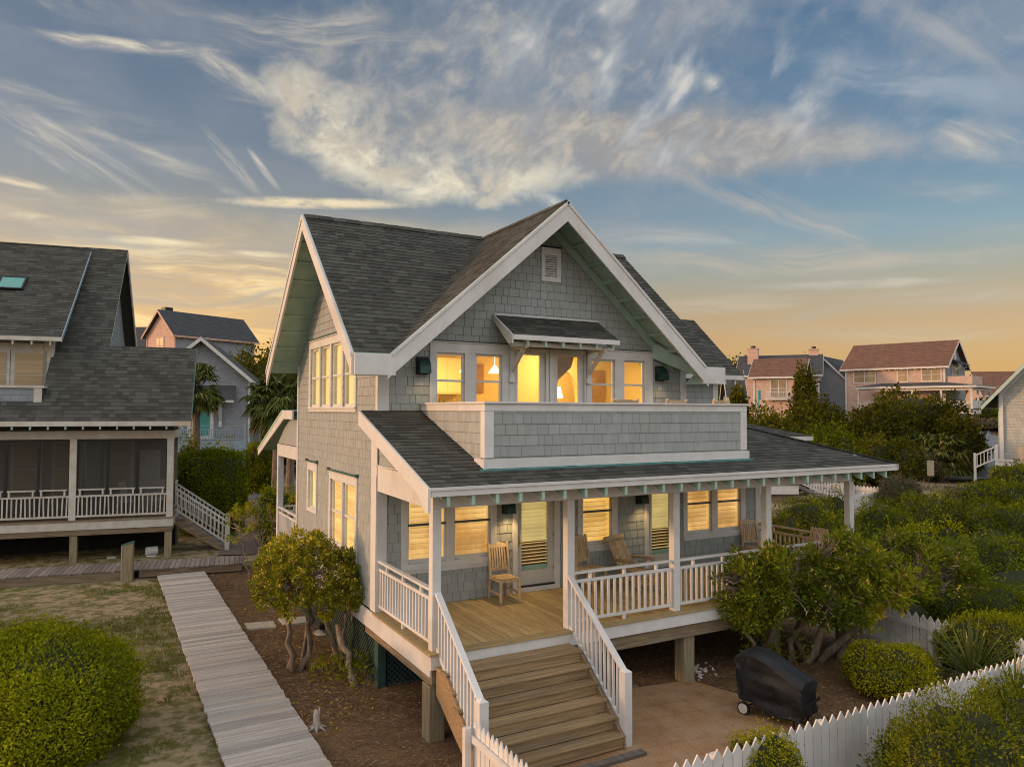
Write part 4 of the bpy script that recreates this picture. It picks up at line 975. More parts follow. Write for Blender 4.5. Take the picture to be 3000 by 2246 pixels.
# stepping stones, valve box, flood light, stump
def slab(pts, label):
    o = MB().prism([(q.x, q.y, GZ - .02) for q in pts], (0, 0, .065), .5).build('stepping_stone', M['concrete'], None, .012)
    tag(o, label, 'paving stone', 'pale stepping stones by the boardwalk')
slab([WG(527, 1349), WG(535, 1362), WG(597, 1357), WG(590, 1344)], 'pale rectangular stepping stone lying next to the boardwalk')
slab([WG(601, 1338), WG(612, 1352), WG(662, 1347), WG(660, 1334)], 'pale stepping stone half behind the flowering tree trunk')
q = WG(578, 1280); o = root('valve_box', (q.x, q.y, GZ), 'small green plastic valve box lid in the pine straw', 'valve box')
MB().tube([(0, 0, -.05), (0, 0, .05), (0, 0, .06)], [.17, .16, .14], 14, .5).build('box', M['flash'], o); MB().tube([(0, 0, .06), (0, 0, .085)], [.125, .12], 14, .6).build('lid', M['flashb'], o)
q = WG(700, 1366); o = root('flood_light', (q.x, q.y, GZ), 'black ground flood light on a concrete pad by the green lattice', 'flood light')
MB().tube([(0, 0, -.02), (0, 0, .03)], [.24, .23], 14, .5).build('pad', M['concrete'], o); MB().box(-.13, .13, -.08, .08, .09, .22).build('lamp_housing', M['darkmetal'], o, .015); MB().tube([(0, 0, .03), (0, 0, .1)], .02).build('stem', M['darkmetal'], o)
q = WG(683, 1573); o = root('tree_stump', (q.x, q.y, GZ), 'small grey weathered tree stump with broken roots in pine straw', 'stump')
mb = MB(); rn = random.Random(3)
mb.tube([(0, 0, -.05), (.01, 0, .08), (.0, .01, .2), (-.01, 0, .30)], [.10, .065, .05, .03], 9); mb.tube([(.02, 0, .16), (.05, .02, .26), (.06, .03, .33)], [.04, .025, .008], 6)
for k in range(7):
    a = k * .9; mb.tube([(0, 0, .05), (.1 * math.cos(a), .1 * math.sin(a), .03), (.2 * math.cos(a), .2 * math.sin(a), -.02)], [.04, .025, .008], 6)
mb.build('wood', mat('bleached_wood', (.42, .37, .31), (.28, .24, .20), .8, 9., 6., (4, 4, 1), tv=.1, bump=.5), o, smooth=True)
# fallen rubbish under the neighbour's porch
q = nw(-.85, .5, 0); o = tag(MB().tube([(q.x, q.y, GZ + .16), (q.x + .35, q.y + .05, GZ + .16)], .16, 14).tube([(q.x + .02, q.y - .16, GZ + .02), (q.x + .3, q.y - .25, GZ + .03)], [.03, .03]).build('bucket', M['white']), 'white bucket lying on its side under the porch of the neighbouring house', 'bucket')
q = nw(-1.9, .4, 0); o = tag(MB().box(q.x - .15, q.x + .12, q.y - .05, q.y + .06, GZ, GZ + .08).build('timber_offcut', M['concrete'], None, .01), 'pale timber offcut lying in the shade below the neighbouring porch', 'wood scrap')
# white shell pile at the patio edge
rn = random.Random(5); mb = MB()
for k in range(70):
    q = WG(1498 + rn.gauss(0, 17), 1449 + rn.gauss(0, 9)); s = rn.uniform(.015, .05); c = V((q.x, q.y, GZ + s * .4))
    r1, r2 = V((rn.uniform(-1, 1), rn.uniform(-1, 1), rn.uniform(-.3, .3))).normalized() * s, V((rn.uniform(-1, 1), rn.uniform(-1, 1), rn.uniform(.2, .9))).normalized() * s * .6
    r3 = r1.cross(r2).normalized() * s * .5; mb.hexa([c - r1 - r2 - r3, c + r1 - r2 - r3, c + r1 + r2 - r3, c - r1 + r2 - r3, c - r1 * .6 - r2 * .6 + r3, c + r1 * .6 - r2 * .6 + r3, c + r1 * .5 + r2 * .6 + r3, c - r1 * .6 + r2 * .6 + r3])
tag(mb.build('oyster_shells', mat('bleached_shell', (.62, .59, .54), (.45, .42, .38), .7, 20.)), 'scatter of bleached white shells at the far edge of the patio', 'shells', None, 'stuff')

# ------------------------------------------------------------------ teak furniture
def side_chair(loc, rz, label, name='dining_chair', group='teak dining chairs on the front porch'):
    r = root(name, loc, label, 'chair', group, rz)
    m = M['teak']
    mb = MB()
    for k in range(9):
        x = -.2 + k * .046; mb.beam((x + .016, -.24, .45), (x + .016, .0, .437), .038, .018); mb.beam((x + .016, .0, .437), (x + .016, .2, .447), .038, .018)
    mb.build('seat', m, r)
    MB().box(-.23, .23, -.25, -.225, .385, .435).box(-.23, -.205, -.22, .21, .385, .43).box(.205, .23, -.22, .21, .385, .43).box(-.2, .2, .19, .215, .385, .43).build('seat_frame', m, r, .004)
    for x in (-.208, .208):
        MB().beam((x, -.238, 0), (x, -.238, .435), .045, .045, (0, 1, 0)).build('leg', m, r, .004)
        mb = MB().beam((x, .27, 0), (x, .215, .44), .045, .045, (0, 1, 0)); mb.beam((x, .215, .43), (x, .235, .75), .042, .045, (0, 1, 0)); mb.beam((x, .235, .74), (x, .31, 1.08), .042, .042, (0, 1, 0)); mb.build('leg', m, r, .004)
        MB().beam((x, -.22, .16), (x, .24, .16), .03, .04).build('stretcher', m, r)
    mb = MB().beam((-.2, .225, .56), (.2, .225, .56), .03, .06); mb.prism([(-.21, .285, .98), (.21, .285, .98), (.21, .305, 1.05), (0, .312, 1.085), (-.21, .305, 1.05)], (0, .03, .0))
    for k in range(6):
        x = -.14 + k * .056; mb.beam((x, .228, .58), (x, .25, .77), .036, .016, (0, 1, 0)); mb.beam((x, .25, .77), (x, .297, .99), .036, .016, (0, 1, 0))
    mb.build('backrest', m, r)
    return r
side_chair((2.53, 2.30, 0), R(0), 'teak dining chair facing the steps between the left window and the door')
side_chair((4.60, 2.28, 0), R(18), 'teak dining chair partly hidden by the porch post at the head of the steps')
side_chair((9.42, 2.22, 0), R(-14), 'teak dining chair standing below the right hand double window')
side_chair((9.63, .78, 0), R(-90), 'teak dining chair backed up to the far end railing of the porch')
def steamer(loc, rz, label):
    r = root('steamer_chair', loc, label, 'lounge chair', None, rz); m = M['teakgrey']
    mb = MB()
    for k in range(9): x = -.2 + k * .05; mb.beam((x, .12, .36), (x, .50, .93), .038, .016, (0, 1, -.6))
    mb.beam((-.24, .12, .36), (-.24, .5, .95), .045, .03, (0, 1, -.6)); mb.beam((.24, .12, .36), (.24, .5, .95), .045, .03, (0, 1, -.6))
    mb.build('backrest', m, r)
    MB().tube([(-.29, .51, .955), (.29, .51, .955)], .058, 10).build('headrest', m, r, smooth=True)
    mb = MB()
    for k in range(9): x = -.2 + k * .05; mb.beam((x, .14, .34), (x, -.42, .37), .04, .016)
    mb.build('seat', m, r)
    for x in (-.30, .30):
        MB().tube([(x, .22, .56), (x, -.05, .585), (x, -.25, .60), (x, -.33, .585), (x, -.36, .55)], [.028, .032, .042, .045, .02], 8).build('armrest', m, r, smooth=True)
        MB().beam((x * .93, -.18, .56), (x * .93, .36, .0), .045, .045).build('leg', m, r); MB().beam((x * .84, .22, .52), (x * .84, -.42, .0), .045, .045).build('leg', m, r)
    MB().box(-.3, .3, -.1, -.06, .27, .31).box(-.28, .28, .2, .24, .20, .24).build('stretcher', m, r)
steamer((5.50, 2.02, 0), R(14), 'weathered slatted steamer lounge chair reclining beside the second porch door')
def porch_rocker(loc, rz, label):
    r = root('balcony_chair', loc, label, 'chair', 'wooden chairs behind the balcony wall', rz); m = M['teak']
    mb = MB()
    for k in range(8): x = -.2 + k * .057; mb.beam((x, .22, .42), (x, .33, .98), .04, .016, (0, 1, 0))
    mb.prism([(-.25, .33, .94), (.25, .33, .94), (.25, .345, 1.02), (.12, .35, 1.045), (-.12, .35, 1.045), (-.25, .345, 1.02)], (0, .03, 0)); mb.build('backrest', m, r)
    for x in (-.27, .27):
        MB().beam((x, .22, 0), (x, .345, 1.02), .045, .045, (0, 1, 0)).tube([(x, .348, 1.01), (x, .35, 1.03), (x, .35, 1.055), (x, .35, 1.07)], [.02, .036, .036, .015], 8).build('leg', m, r)
        MB().beam((x, -.24, 0), (x, -.24, .62), .045, .045, (0, 1, 0)).build('leg', m, r); MB().beam((x, -.28, .63), (x, .27, .63), .07, .025).build('armrest', m, r)
    MB().box(-.26, .26, -.26, .22, .40, .43).build('seat', m, r)
porch_rocker((4.25, .95, 2.92), R(178), 'wooden chair below the third balcony window, only its back rail above the balcony wall')
porch_rocker((5.45, .9, 2.92), R(185), 'wooden chair before the right hand balcony window, hidden but for its back rail')
porch_rocker((6.2, .55, 2.92), R(200), 'wooden chair in the right corner of the balcony, its finials above the wall')

# ------------------------------------------------------------------ covered grill
def grill():
    ax = V((-.24, .971, 0)); cr = V((.971, .24, 0)); o = V((5.54, -2.50, GZ + .02))
    r = root('covered_grill', (5.2, -1.9, GZ + .02), 'barbecue grill under a black fitted cover on the tiled patio', 'grill', world=True)
    st = [(0., .275, .20, .74, .275), (.04, .278, .15, .765, .278), (.2, .28, .14, .83, .28), (.36, .285, .13, .90, .28), (.5, .285, .14, .965, .28), (.64, .285, .15, 1.02, .275), (.78, .285, .17, 1.06, .27), (.9, .285, .20, 1.07, .27), (1.0, .285, .22, 1.06, .27), (1.10, .28, .27, 1.03, .265), (1.16, .275, .52, .985, .25), (1.20, .26, .72, .945, .24)]
    rn = random.Random(9); rings = []; v = []; f = []; prof = []
    for k in range(15): prof.append((1, k / 14))
    for k in range(1, 12): prof.append((0, k / 12))
    for k in range(15): prof.append((-1, 1 - k / 14))
    N = len(prof)
    for (s, hw, zb, zt, hwt) in st:
        i = len(v)
        for sd, t in prof:
            zs = zt - .075
            if sd: x = sd * (hw + (hwt - hw) * t - .012 * math.sin(math.pi * t)); z = zb + (zs - zb) * t
            else: x = hwt * (1 - 2 * t); z = zs + .075 * min(1., 4.5 * min(t, 1 - t)) ** .7
            fold = .034 * math.sin(s * 19 + z * 7 + 2 * sd) * math.sin(z * 3.2) + .024 * math.sin(s * 43 - z * 13) + .014 * math.sin(s * 90 + z * 31) if sd else .006 * math.sin(s * 31 + t * 9)
            p = o + ax * (s + .012 * math.sin(z * 17 + sd)) + cr * (x + fold * (sd or 0)); v.append((p.x, p.y, o.z + z + (0 if sd else fold) + rn.uniform(-.003, .003) + (.03 * math.sin(s * 9) if sd and t == 0 else 0)))
        rings.append(i)
    for a, b in zip(rings, rings[1:]):
        for k in range(N - 1): f.append([a + k, a + k + 1, b + k + 1, b + k])
    for rg, sg in ((rings[0], -1), (rings[-1], 1)):          # end flaps with hanging pleats
        cols = 12; rows = 15; i = len(v)
        for r_ in range(rows):
            t = r_ / (rows - 1); L_ = V(v[rg + r_]); R_ = V(v[rg + N - 1 - r_])
            for c_ in range(cols):
                u = c_ / (cols - 1); p = L_.lerp(R_, u) + ax * (sg * (.028 * math.sin(u * 15) * (1 - t) * math.sin(math.pi * u) - (.05 if .15 < t < .45 else .0) * math.sin(math.pi * u) * 0)); v.append(tuple(p))
        for r_ in range(rows - 1):
            for c_ in range(cols - 1): f.append([i + r_ * cols + c_, i + r_ * cols + c_ + 1, i + (r_ + 1) * cols + c_ + 1, i + (r_ + 1) * cols + c_])
        f.append([i + (rows - 1) * cols + c_ for c_ in range(cols)] + [rg + k for k in range(N - 16, 14, -1)])
    og = ORG[r.name]; v = [(x - og[0], y - og[1], z - og[2]) for x, y, z in v]
    c = link_mesh('cover', v, f, [.5] * len(f), M['black'], r, smooth=True)
    c.data.set_sharp_from_angle(angle=R(38))
    mb = MB(); pr = lambda s, x, z: o + ax * s + cr * x + V((0, 0, z))
    mb.beam(pr(-.035, -.29, .42), pr(-.035, .29, .42), .012, .05); mb.beam(pr(-.03, -.30, .42), pr(.16, -.30, .44), .012, .05); mb.build('strap', M['darkmetal'], r)
    for sg in (-1, 1):
        w = MB(); c0 = pr(1.02, sg * .27, .105); w.tube([c0 - cr * .025, c0 + cr * .025], .105, 18, .5); wh = w.build('wheel', M['darkmetal'], r)
        MB().tube([c0 - cr * .034, c0 + cr * .034], .082, 16, .5).build('hub', M['wheelhub'], wh)
    mb = MB(); mb.tube([pr(1.02, -.27, .105), pr(1.02, .27, .105)], .012); mb.tube([pr(.15, -.24, .0), pr(.15, -.24, .3)], .018); mb.tube([pr(.15, .24, .0), pr(.15, .24, .3)], .018); mb.tube([pr(.15, -.24, .14), pr(1.0, -.24, .14)], .012); mb.tube([pr(.15, .24, .14), pr(1.0, .24, .14)], .012)
    mb.build('frame', M['darkmetal'], r)
M['wheelhub'] = mat('wheel_hub', (.55, .53, .5), rough=.5)
grill()

# ------------------------------------------------------------------ picket fences
def fence(name, a, b, label, group=None, h=1.0, wd=.150, gap=.016, z=GZ, side=1, posts=2.0, flat=False, m='white', wob=.012):
    """side: on which side of the rails the pickets sit"""
    a = V((a[0], a[1], z)); b = V((b[0], b[1], z)); d = (b - a).normalized(); L = (b - a).length; n = V((-d.y, d.x, 0)) * side; up = V((0, 0, 1))
    r = root(name, a, label, 'fence', group, world=True)
    mb = MB(); s = 0.
    while s < L - wd * .5:
        p = a + d * s + n * .03; hh = h + random.uniform(-wob, wob); zl = .05; q = p + d * wd; t = n * .02
        lean = d * random.uniform(-.006, .006)
        pts = [p + up * zl, q + up * zl, q + up * (hh - .105) + lean, p + d * (wd * .5) + up * hh + lean, p + up * (hh - .105) + lean]
        mb.prism(pts, t); s += wd + gap
    mb.build('pickets', M[m], r)
    mb = MB()
    for zz in (.24, h - .24): mb.beam(a + up * zz, b + up * zz, .038, .085)
    mb.build('rails', M[m], r)
    k = 0.
    while k < L + .01:
        p = a + d * min(k, L) - n * .06; MB().beam(p + up * -.1, p + up * (h - .10), .09, .09, tuple(d)).build('post', M[m], r); k += posts
    return r
fence('picket_fence', (10.15, -3.80), (1.33, -3.92), 'white picket fence along the front of the patio, running past the spiky yucca', 'white pickets round the front yard', side=1, h=1.0)
fence('picket_fence', (-.13, -1.66), (-.16, -4.8), 'short run of white pickets starting at the foot of the left stair rail', 'white pickets round the front yard', side=1, h=.98, wd=.11)
fence('picket_fence', (10.2, -3.7), (10.2, .1), 'cream lit picket fence behind the leaning trunks of the right tree', 'white pickets round the front yard', side=-1, h=1.0, wd=.135, gap=.02)

# ------------------------------------------------------------------ the neighbouring house on the left
def nbuild():
    Wh, Sg = M['creamtrim'], M['sage']
    B = lambda mb, nm, m, par=nb, bv=0.: mb.build(nm, M[m] if isinstance(m, str) else m, par, bv)
    X0 = -13.
    # porch
    B(MB().box(X0, .02, -.05, 3.2, 1.36, 1.41), 'deck_floor', 'beamw')
    B(MB().box(X0, .03, -.03, .01, 1.09, 1.358).box(.0, .03, .012, 3.1, 1.09, 1.358), 'deck_fascia', Wh, nb, .004)
    B(MB().box(X0, -.01, .0, .12, .90, 1.088).box(-.12, -.01, .13, 3.0, .9, 1.088), 'deck_beam', 'beamw', nb, .008)
    for x in (-9.2, -6.13, -3.12, -.235):
        for y in (.0, 2.7): B(MB().box(x, x + .225, y + .02, y + .24, -.1, .90), 'pier', 'pier', nb, .01)
    for x in (-9.2, -6.12, -3.17, -.20): B(MB().box(x, x + .21, .0, .16, 1.41, 4.12), 'porch_post', Wh, nb, .006)
    B(MB().box(X0, .02, .0, .16, 4.12, 4.40).box(-.16, .02, .17, 3.0, 4.12, 4.40), 'porch_beam', Wh, nb, .004)
    B(MB().box(X0, .0, .08, .12, 4.40, 4.9), 'frieze', 'screen')
    B(MB().box(X0, .0, .16, 3.0, 4.38, 4.4), 'porch_ceiling', 'screen')
    for x0, x1 in ((-9.0, -6.12), (-5.91, -3.17), (-2.96, -.20)):
        mb = MB(); w = (x1 - x0) / 3
        for k in range(4): mb.box(max(x0, x0 + k * w - .04), min(x1, x0 + k * w + .04), .09, .13, 1.45, 4.12)
        mb.box(x0, x1, .092, .128, 4.05, 4.12); B(mb, 'screen_frame', 'darkmetal')
        g = MB(); g.face([(x0, .10, 1.42), (x1, .10, 1.42), (x1, .10, 4.1), (x0, .10, 4.1)]); B(g, 'insect_screen', 'mesh')
        mb = MB(); mb.beam((x0, .04, 2.21), (x1, .04, 2.21), .05, .06); mb.beam((x0, .04, 1.54), (x1, .04, 1.54), .05, .06)
        n = 21
        for k in range(n): x = x0 + (k + .5) * (x1 - x0) / n; j = random.uniform(-.02, .02); mb.beam((x, .04, 1.56), (x + j, .04, 2.19), .042, .04, (0, 1, 0))
        for k in range(3):
            a, b = x0 + k * w + .06, x0 + (k + 1) * w - .06; mb.beam((a, .03, 2.43), (b, .03, 2.43), .06, .045)
            for q in (a + .06, b - .06): mb.beam((q, .03, 2.23), (q, .03, 2.41), .05, .11, (0, 1, 0))
        B(mb, 'porch_railing', Wh)
    # back wall of the porch with windows
    B(MB().box(X0, -.1, 3.0, 3.1, 1.4, 7.0), 'wall', 'nbtan')
    for x in (-8.6, -5.6, -4.3, -2.6):
        w_ = B(MB().box(x, x + 1.0, 2.95, 3.0, 1.9, 3.95), 'window', Wh); B(MB().box(x + .1, x + .9, 2.93, 2.95, 2.0, 2.9).box(x + .1, x + .9, 2.93, 2.95, 2.96, 3.85), 'pane', 'nbblind', w_)
    B(MB().box(-1.5, -.7, 2.93, 3.0, 1.41, 3.6), 'door', 'creamtrim')
    B(MB().box(X0, -.1, 2.6, 2.9, -.1, .9), 'crawlspace_wall', 'dark')
    # roof
    sl = 1.12; Y0, Z0, YT = -.7, 4.72, 5.5; ZT = Z0 + (YT - Y0) * sl
    def rf(name, x0, x1, y0, z0, y1, s, row=.17, seed=0, w=(.16, .4), m='roof'):
        F = rooffr((0, y0, z0), (1, 0, 0), (0, 1, s)); L = (y1 - y0) * math.hypot(1, s)
        mb = shingle(MB(), F, [(x0, 0), (x1, 0), (x1, L), (x0, L)], row, *w, .012, .003, (), 0., seed, .003); o = B(mb, name, m)
        B(MB().prism([F.P(x0, 0, -.005), F.P(x1, 0, -.005), F.P(x1, L, -.005), F.P(x0, L, -.005)], -F.N * .07, .5), 'roof_deck', 'sage', o); return o
    y1 = 1.70
    rf('porch_roof', -4.05, .58, Y0, Z0, y1, sl, seed=61); z1 = Z0 + (y1 - Y0) * sl
    rf('porch_roof', X0, -4.05, Y0, Z0, -.12, sl, seed=65)
    B(MB().box(X0, -4.06, .02, 1.3, 5.05, 5.12), 'balcony_floor', 'beamw')
    rf('roof', -4.05, -2.30, y1, z1, YT, sl, seed=62)
    F = rooffr((0, 2 * YT - Y0, Z0), (-1, 0, 0), (0, -1, sl)); L = (YT - Y0) * math.hypot(1, sl); o = B(MB().prism([F.P(2.3, 0), F.P(-X0, 0), F.P(-X0, L), F.P(2.3, L)], -F.N * .07, .5), 'roof', 'roof')
    B(MB().prism([(-2.33, YT, ZT + .0), (-2.33, 2 * YT - Y0, Z0), (-2.33, 2 * YT - Y0, Z0 - .3), (-2.33, YT, ZT - .36)], (.04, 0, 0)), 'barge_board', Wh)
    B(MB().prism([(.5, y1, z1), (-2.3, y1, z1), (-2.3, y1 + 2.2, z1 - 1.6), (.5, y1 + 2.2, z1 - 1.6)], (0, 0, -.08)), 'porch_roof', 'roof')
    # gable wall, eave fascia, tails
    B(MB().prism([(-2.75, .1, 5.0), (-2.75, YT, ZT - .15), (-2.75, 2 * YT - .1, 5.0), (-2.75, 2 * YT - .1, 1.4), (-2.75, 1.0, 1.4)], (-.1, 0, 0)), 'wall', 'nbsiding')
    B(MB().box(X0, .60, Y0 - .025, Y0, Z0 - .15, Z0 + .01), 'eave_fascia', Wh); B(MB().prism([(.58, Y0, Z0 + .01), (.58, y1, z1 + .01), (.58, y1, z1 - .2), (.58, Y0, Z0 - .2)], (.03, 0, 0)), 'barge_board', 'flash')
    for k in range(26):
        x = .3 - k * .5; B(MB().prism([(x, Y0 + .01, 4.46), (x, Y0 + .01, 4.60), (x, .06, 5.1), (x, .06, 4.9)], (.05, 0, 0)), 'rafter_tail', 'sage')
    # shed dormer
    sd = .825; dy, dz = .6, 7.57; XD = -3.62
    rf('dormer_roof', X0, XD, dy, dz, YT, sd, seed=63)
    B(MB().box(X0, XD + .02, dy - .03, dy, dz - .13, dz + .01), 'eave_fascia', Wh); B(MB().prism([(XD, dy, dz + .012), (XD, YT, dz + .012 + (YT - dy) * sd), (XD, YT, dz + (YT - dy) * sd - .12), (XD, dy, dz - .16)], (.03, 0, 0)), 'barge_board', 'bluetrim')
    for k in range(11): x = XD - .35 - k * .55; B(MB().prism([(x, dy + .01, dz - .27), (x, dy + .01, dz - .13), (x, 1.3, dz + .4), (x, 1.3, dz + .2)], (.05, 0, 0)), 'rafter_tail', Wh)
    B(MB().box(X0, -4.0, 1.32, 1.42, 5.0, dz + .55), 'wall', 'nbsiding'); B(MB().prism([(-4.1, 1.43, 5.0), (-4.1, 4.5, 5.0), (-4.1, 4.5, 10.6), (-4.1, 1.43, 8.1)], (.06, 0, 0)), 'wall', 'nbsiding'); B(MB().prism([(-4.1, -.05, 5.0), (-4.1, 1.32, 5.0), (-4.1, 1.32, 6.75), (-4.1, -.05, 5.3)], (.04, 0, 0)), 'wall', 'nbsiding')
    B(MB().box(-4.27, -3.98, 1.27, 1.32, 5.3, 7.6).box(-4.0, -3.97, 1.32, 1.45, 5.3, 7.6), 'corner_board', Wh)
    B(MB().box(X0, -4.28, 1.28, 1.32, 7.15, 7.4), 'frieze', Wh)
    for x in (-5.12, -6.22, -7.3, -8.4):
        w_ = B(MB().box(x - .13, x + .95, 1.27, 1.315, 5.6, 7.15), 'window', Wh); B(MB().box(x, x + .84, 1.25, 1.268, 5.75, 6.3).box(x, x + .84, 1.25, 1.268, 6.34, 7.05), 'pane', 'nbblind', w_)
    # parapet in front of the dormer
    pa = B(MB().box(X0, -4.02, -.10, .0, 5.0, 5.82).box(-4.12, -4.02, .01, 1.3, 5.3, 5.82), 'parapet', 'nbsiding'); B(MB().box(X0, -3.92, -.16, .06, 5.82, 5.90).box(-4.2, -3.92, .06, 1.3, 5.82, 5.9), 'parapet_cap', Wh, pa)
    B(MB().box(-4.22, -3.99, -.14, -.10, 5.18, 5.82).box(X0, -3.99, -.13, -.1, 5.12, 5.26), 'parapet_trim', Wh, pa)
    # skylight
    for sx, sy in ((-5.75, 3.15),):
        F = rooffr((0, dy, dz), (1, 0, 0), (0, 1, sd)); t = (sy - dy) * math.hypot(1, sd)
        s_ = MB(); [s_.fbox(F, *r, .0, .10, .5) for r in minus([(sx - .42, sx + .42, t - .42, t + .42)], (sx - .36, sx + .36, t - .36, t + .36))]; s_ = B(s_, 'skylight', 'darkmetal')
        B(MB().fbox(F, sx - .36, sx + .36, t - .36, t + .36, .03, .085, .5), 'pane', 'skyglass', s_)
    # steps on the right
    s1 = B(MB().prism([(.03, .86, 1.30), (.3, .86, 1.30), (1.85, .86, .05), (1.85, .86, -.05), (1.62, .86, -.05), (.03, .86, 1.0)], (0, .05, 0)), 'stairs', 'beamw')
    for k in range(6):
        x = .03 + k * .29; z = 1.41 - .2 * (k + 1); B(MB().box(x, x + .32, .84, 2.1, z - .04, z), 'tread', 'nbstep', s1); B(MB().box(x + .02, x + .04, .9, 2.05, z - .2, z - .042), 'riser', 'nbstep', s1)
    for y in (.88, 2.06):
        B(MB().box(1.70, 1.86, y - .08, y + .08, -.1, 1.15).prism([(1.70, y - .08, 1.15), (1.86, y - .08, 1.15), (1.86, y + .08, 1.15), (1.70, y + .08, 1.15)], (0, 0, .03)), 'newel_post', Wh, s1)
        mb = MB(); a, b, c, d = V((.02, y, 2.32)), V((1.72, y, 1.08)), V((.02, y, 1.56)), V((1.72, y, .30)); mb.beam(a, b, .06, .06); mb.beam(c, d, .05, .06); mb.beam(a - V((0, 0, .2)), b - V((0, 0, .2)), .05, .05)
        for k in range(12): f = (k + .6) / 12.4; mb.beam(c.lerp(d, f), a.lerp(b, f), .04, .04, (0, 1, 0))
        B(mb, 'stair_railing', Wh, s1)
    mb = MB(); mb.beam((-.08, .2, 2.4), (-.08, .85, 2.4), .06, .05); mb.beam((-.08, 2.1, 2.4), (-.08, 3., 2.4), .06, .05); mb.beam((-.08, 2.1, 1.55), (-.08, 3., 1.55), .06, .05)
    for k in range(6): mb.beam((-.08, 2.2 + k * .15, 1.55), (-.08, 2.2 + k * .15, 2.4), .04, .04, (0, 1, 0))
    B(mb, 'porch_railing', Wh)
M['creamtrim'] = mat('weathered_cream_trim', (.52, .50, .45), (.44, .41, .35), .6, 3., tv=.05, c3=(.46, .38, .27), bump=.15)
M['bluetrim'] = mat('blue_grey_trim', (.24, .32, .36), rough=.6)
M['nbtan'] = mat('tan_wall', (.20, .17, .13), (.16, .135, .10), .7)
M['nbblind'] = mat('tan_blind', (.40, .30, .17), (.34, .25, .14), .55, 1., stretch=(.3, .3, 14), nd=2.)
M['nbstep'] = mat('blue_grey_steps', (.15, .165, .185), (.11, .12, .135), .7, 4., tv=.1)
M['nbsiding'] = siding('blue_grey_shakes', (.235, .265, .285), .18)
M['skyglass'] = mat('skylight_glass', (.07, .30, .26), (.06, .25, .23), .15, 2., spec=.8)
mt, nt, bs = newmat('porch_mesh'); bs.inputs['Base Color'].default_value = (.05, .047, .04, 1); bs.inputs['Roughness'].default_value = .8
tr = nt.nodes.new('ShaderNodeBsdfTransparent'); mx = nt.nodes.new('ShaderNodeMixShader'); mx.inputs[0].default_value = .62
nt.links.new(tr.outputs[0], mx.inputs[1]); nt.links.new(bs.outputs[0], mx.inputs[2]); nt.links.new(mx.outputs[0], nt.nodes['Material Output'].inputs[0]); M['mesh'] = mt
nbuild()
def nchair(x, y, rz, label):
    p = nw(x, y, 1.41); r = root('porch_rocking_chair', p, label, 'chair', 'white chairs on the screened porch', NR + rz); m = M['white']
    mb = MB(); [mb.beam((-.2 + k * .08, .2, .4), (-.2 + k * .08, .36, 1.1), .05, .02, (0, 1, 0)) for k in range(6)]; mb.build('backrest', m, r)
    MB().box(-.25, .25, -.25, .22, .38, .42).build('seat', m, r)
    for q in (-.27, .27): MB().beam((q, -.25, .05), (q, -.25, .62), .04, .04, (0, 1, 0)).beam((q, .2, .05), (q, .3, .7), .04, .04, (0, 1, 0)).box(q - .04, q + .04, -.3, .3, .62, .65).tube([(q, -.45, .09), (q, -.1, .03), (q, .25, .03), (q, .55, .1)], .022).build('leg_and_rocker', m, r)
nchair(-1.5, 1.6, R(70), 'white rocking chair behind the middle screen of the neighbouring porch'); nchair(-.55, 1.9, R(-20), 'white rocking chair behind the right hand screen of the neighbouring porch')

# ------------------------------------------------------------------ houses further off
M['sunshake'] = siding('sun_tinted_shakes', (.50, .37, .30), .2)  # grey shakes with the pink of the low sun put into the colour
M['greyshake'] = siding('grey_shakes', (.235, .25, .265), .17)
M['rightshake'] = siding('sage_grey_shakes', (.36, .37, .335), .21)
M['board'] = siding('sun_tinted_clapboard', (.52, .35, .275), .17, .03, False)  # salmon sunlight put into the clapboard colour
M['blueboard'] = siding('blue_grey_clapboard', (.25, .275, .30), .2, .03, False)
M['rf_dark'] = farroof('dark_roof', (.05, .055, .06), (.065, .07, .072))
M['rf_brown'] = farroof('brown_roof', (.125, .070, .050), (.165, .092, .066))
M['win'] = mat('far_window_glass', (.30, .22, .12), (.16, .13, .09), .25, .6, spec=.6)
M['win2'] = mat('dark_far_window', (.06, .055, .05), rough=.2, spec=.6)
M['farwhite'] = mat('far_white_trim', (.56, .55, .53), (.5, .49, .46), .6)
def frame_from(ang):
    """local x axis at ang degrees from the bearing 'right', turned towards the viewer for positive"""
    a = R(ang); ex = RT * math.cos(a) - FH * math.sin(a); return math.atan2(ex.y, ex.x)
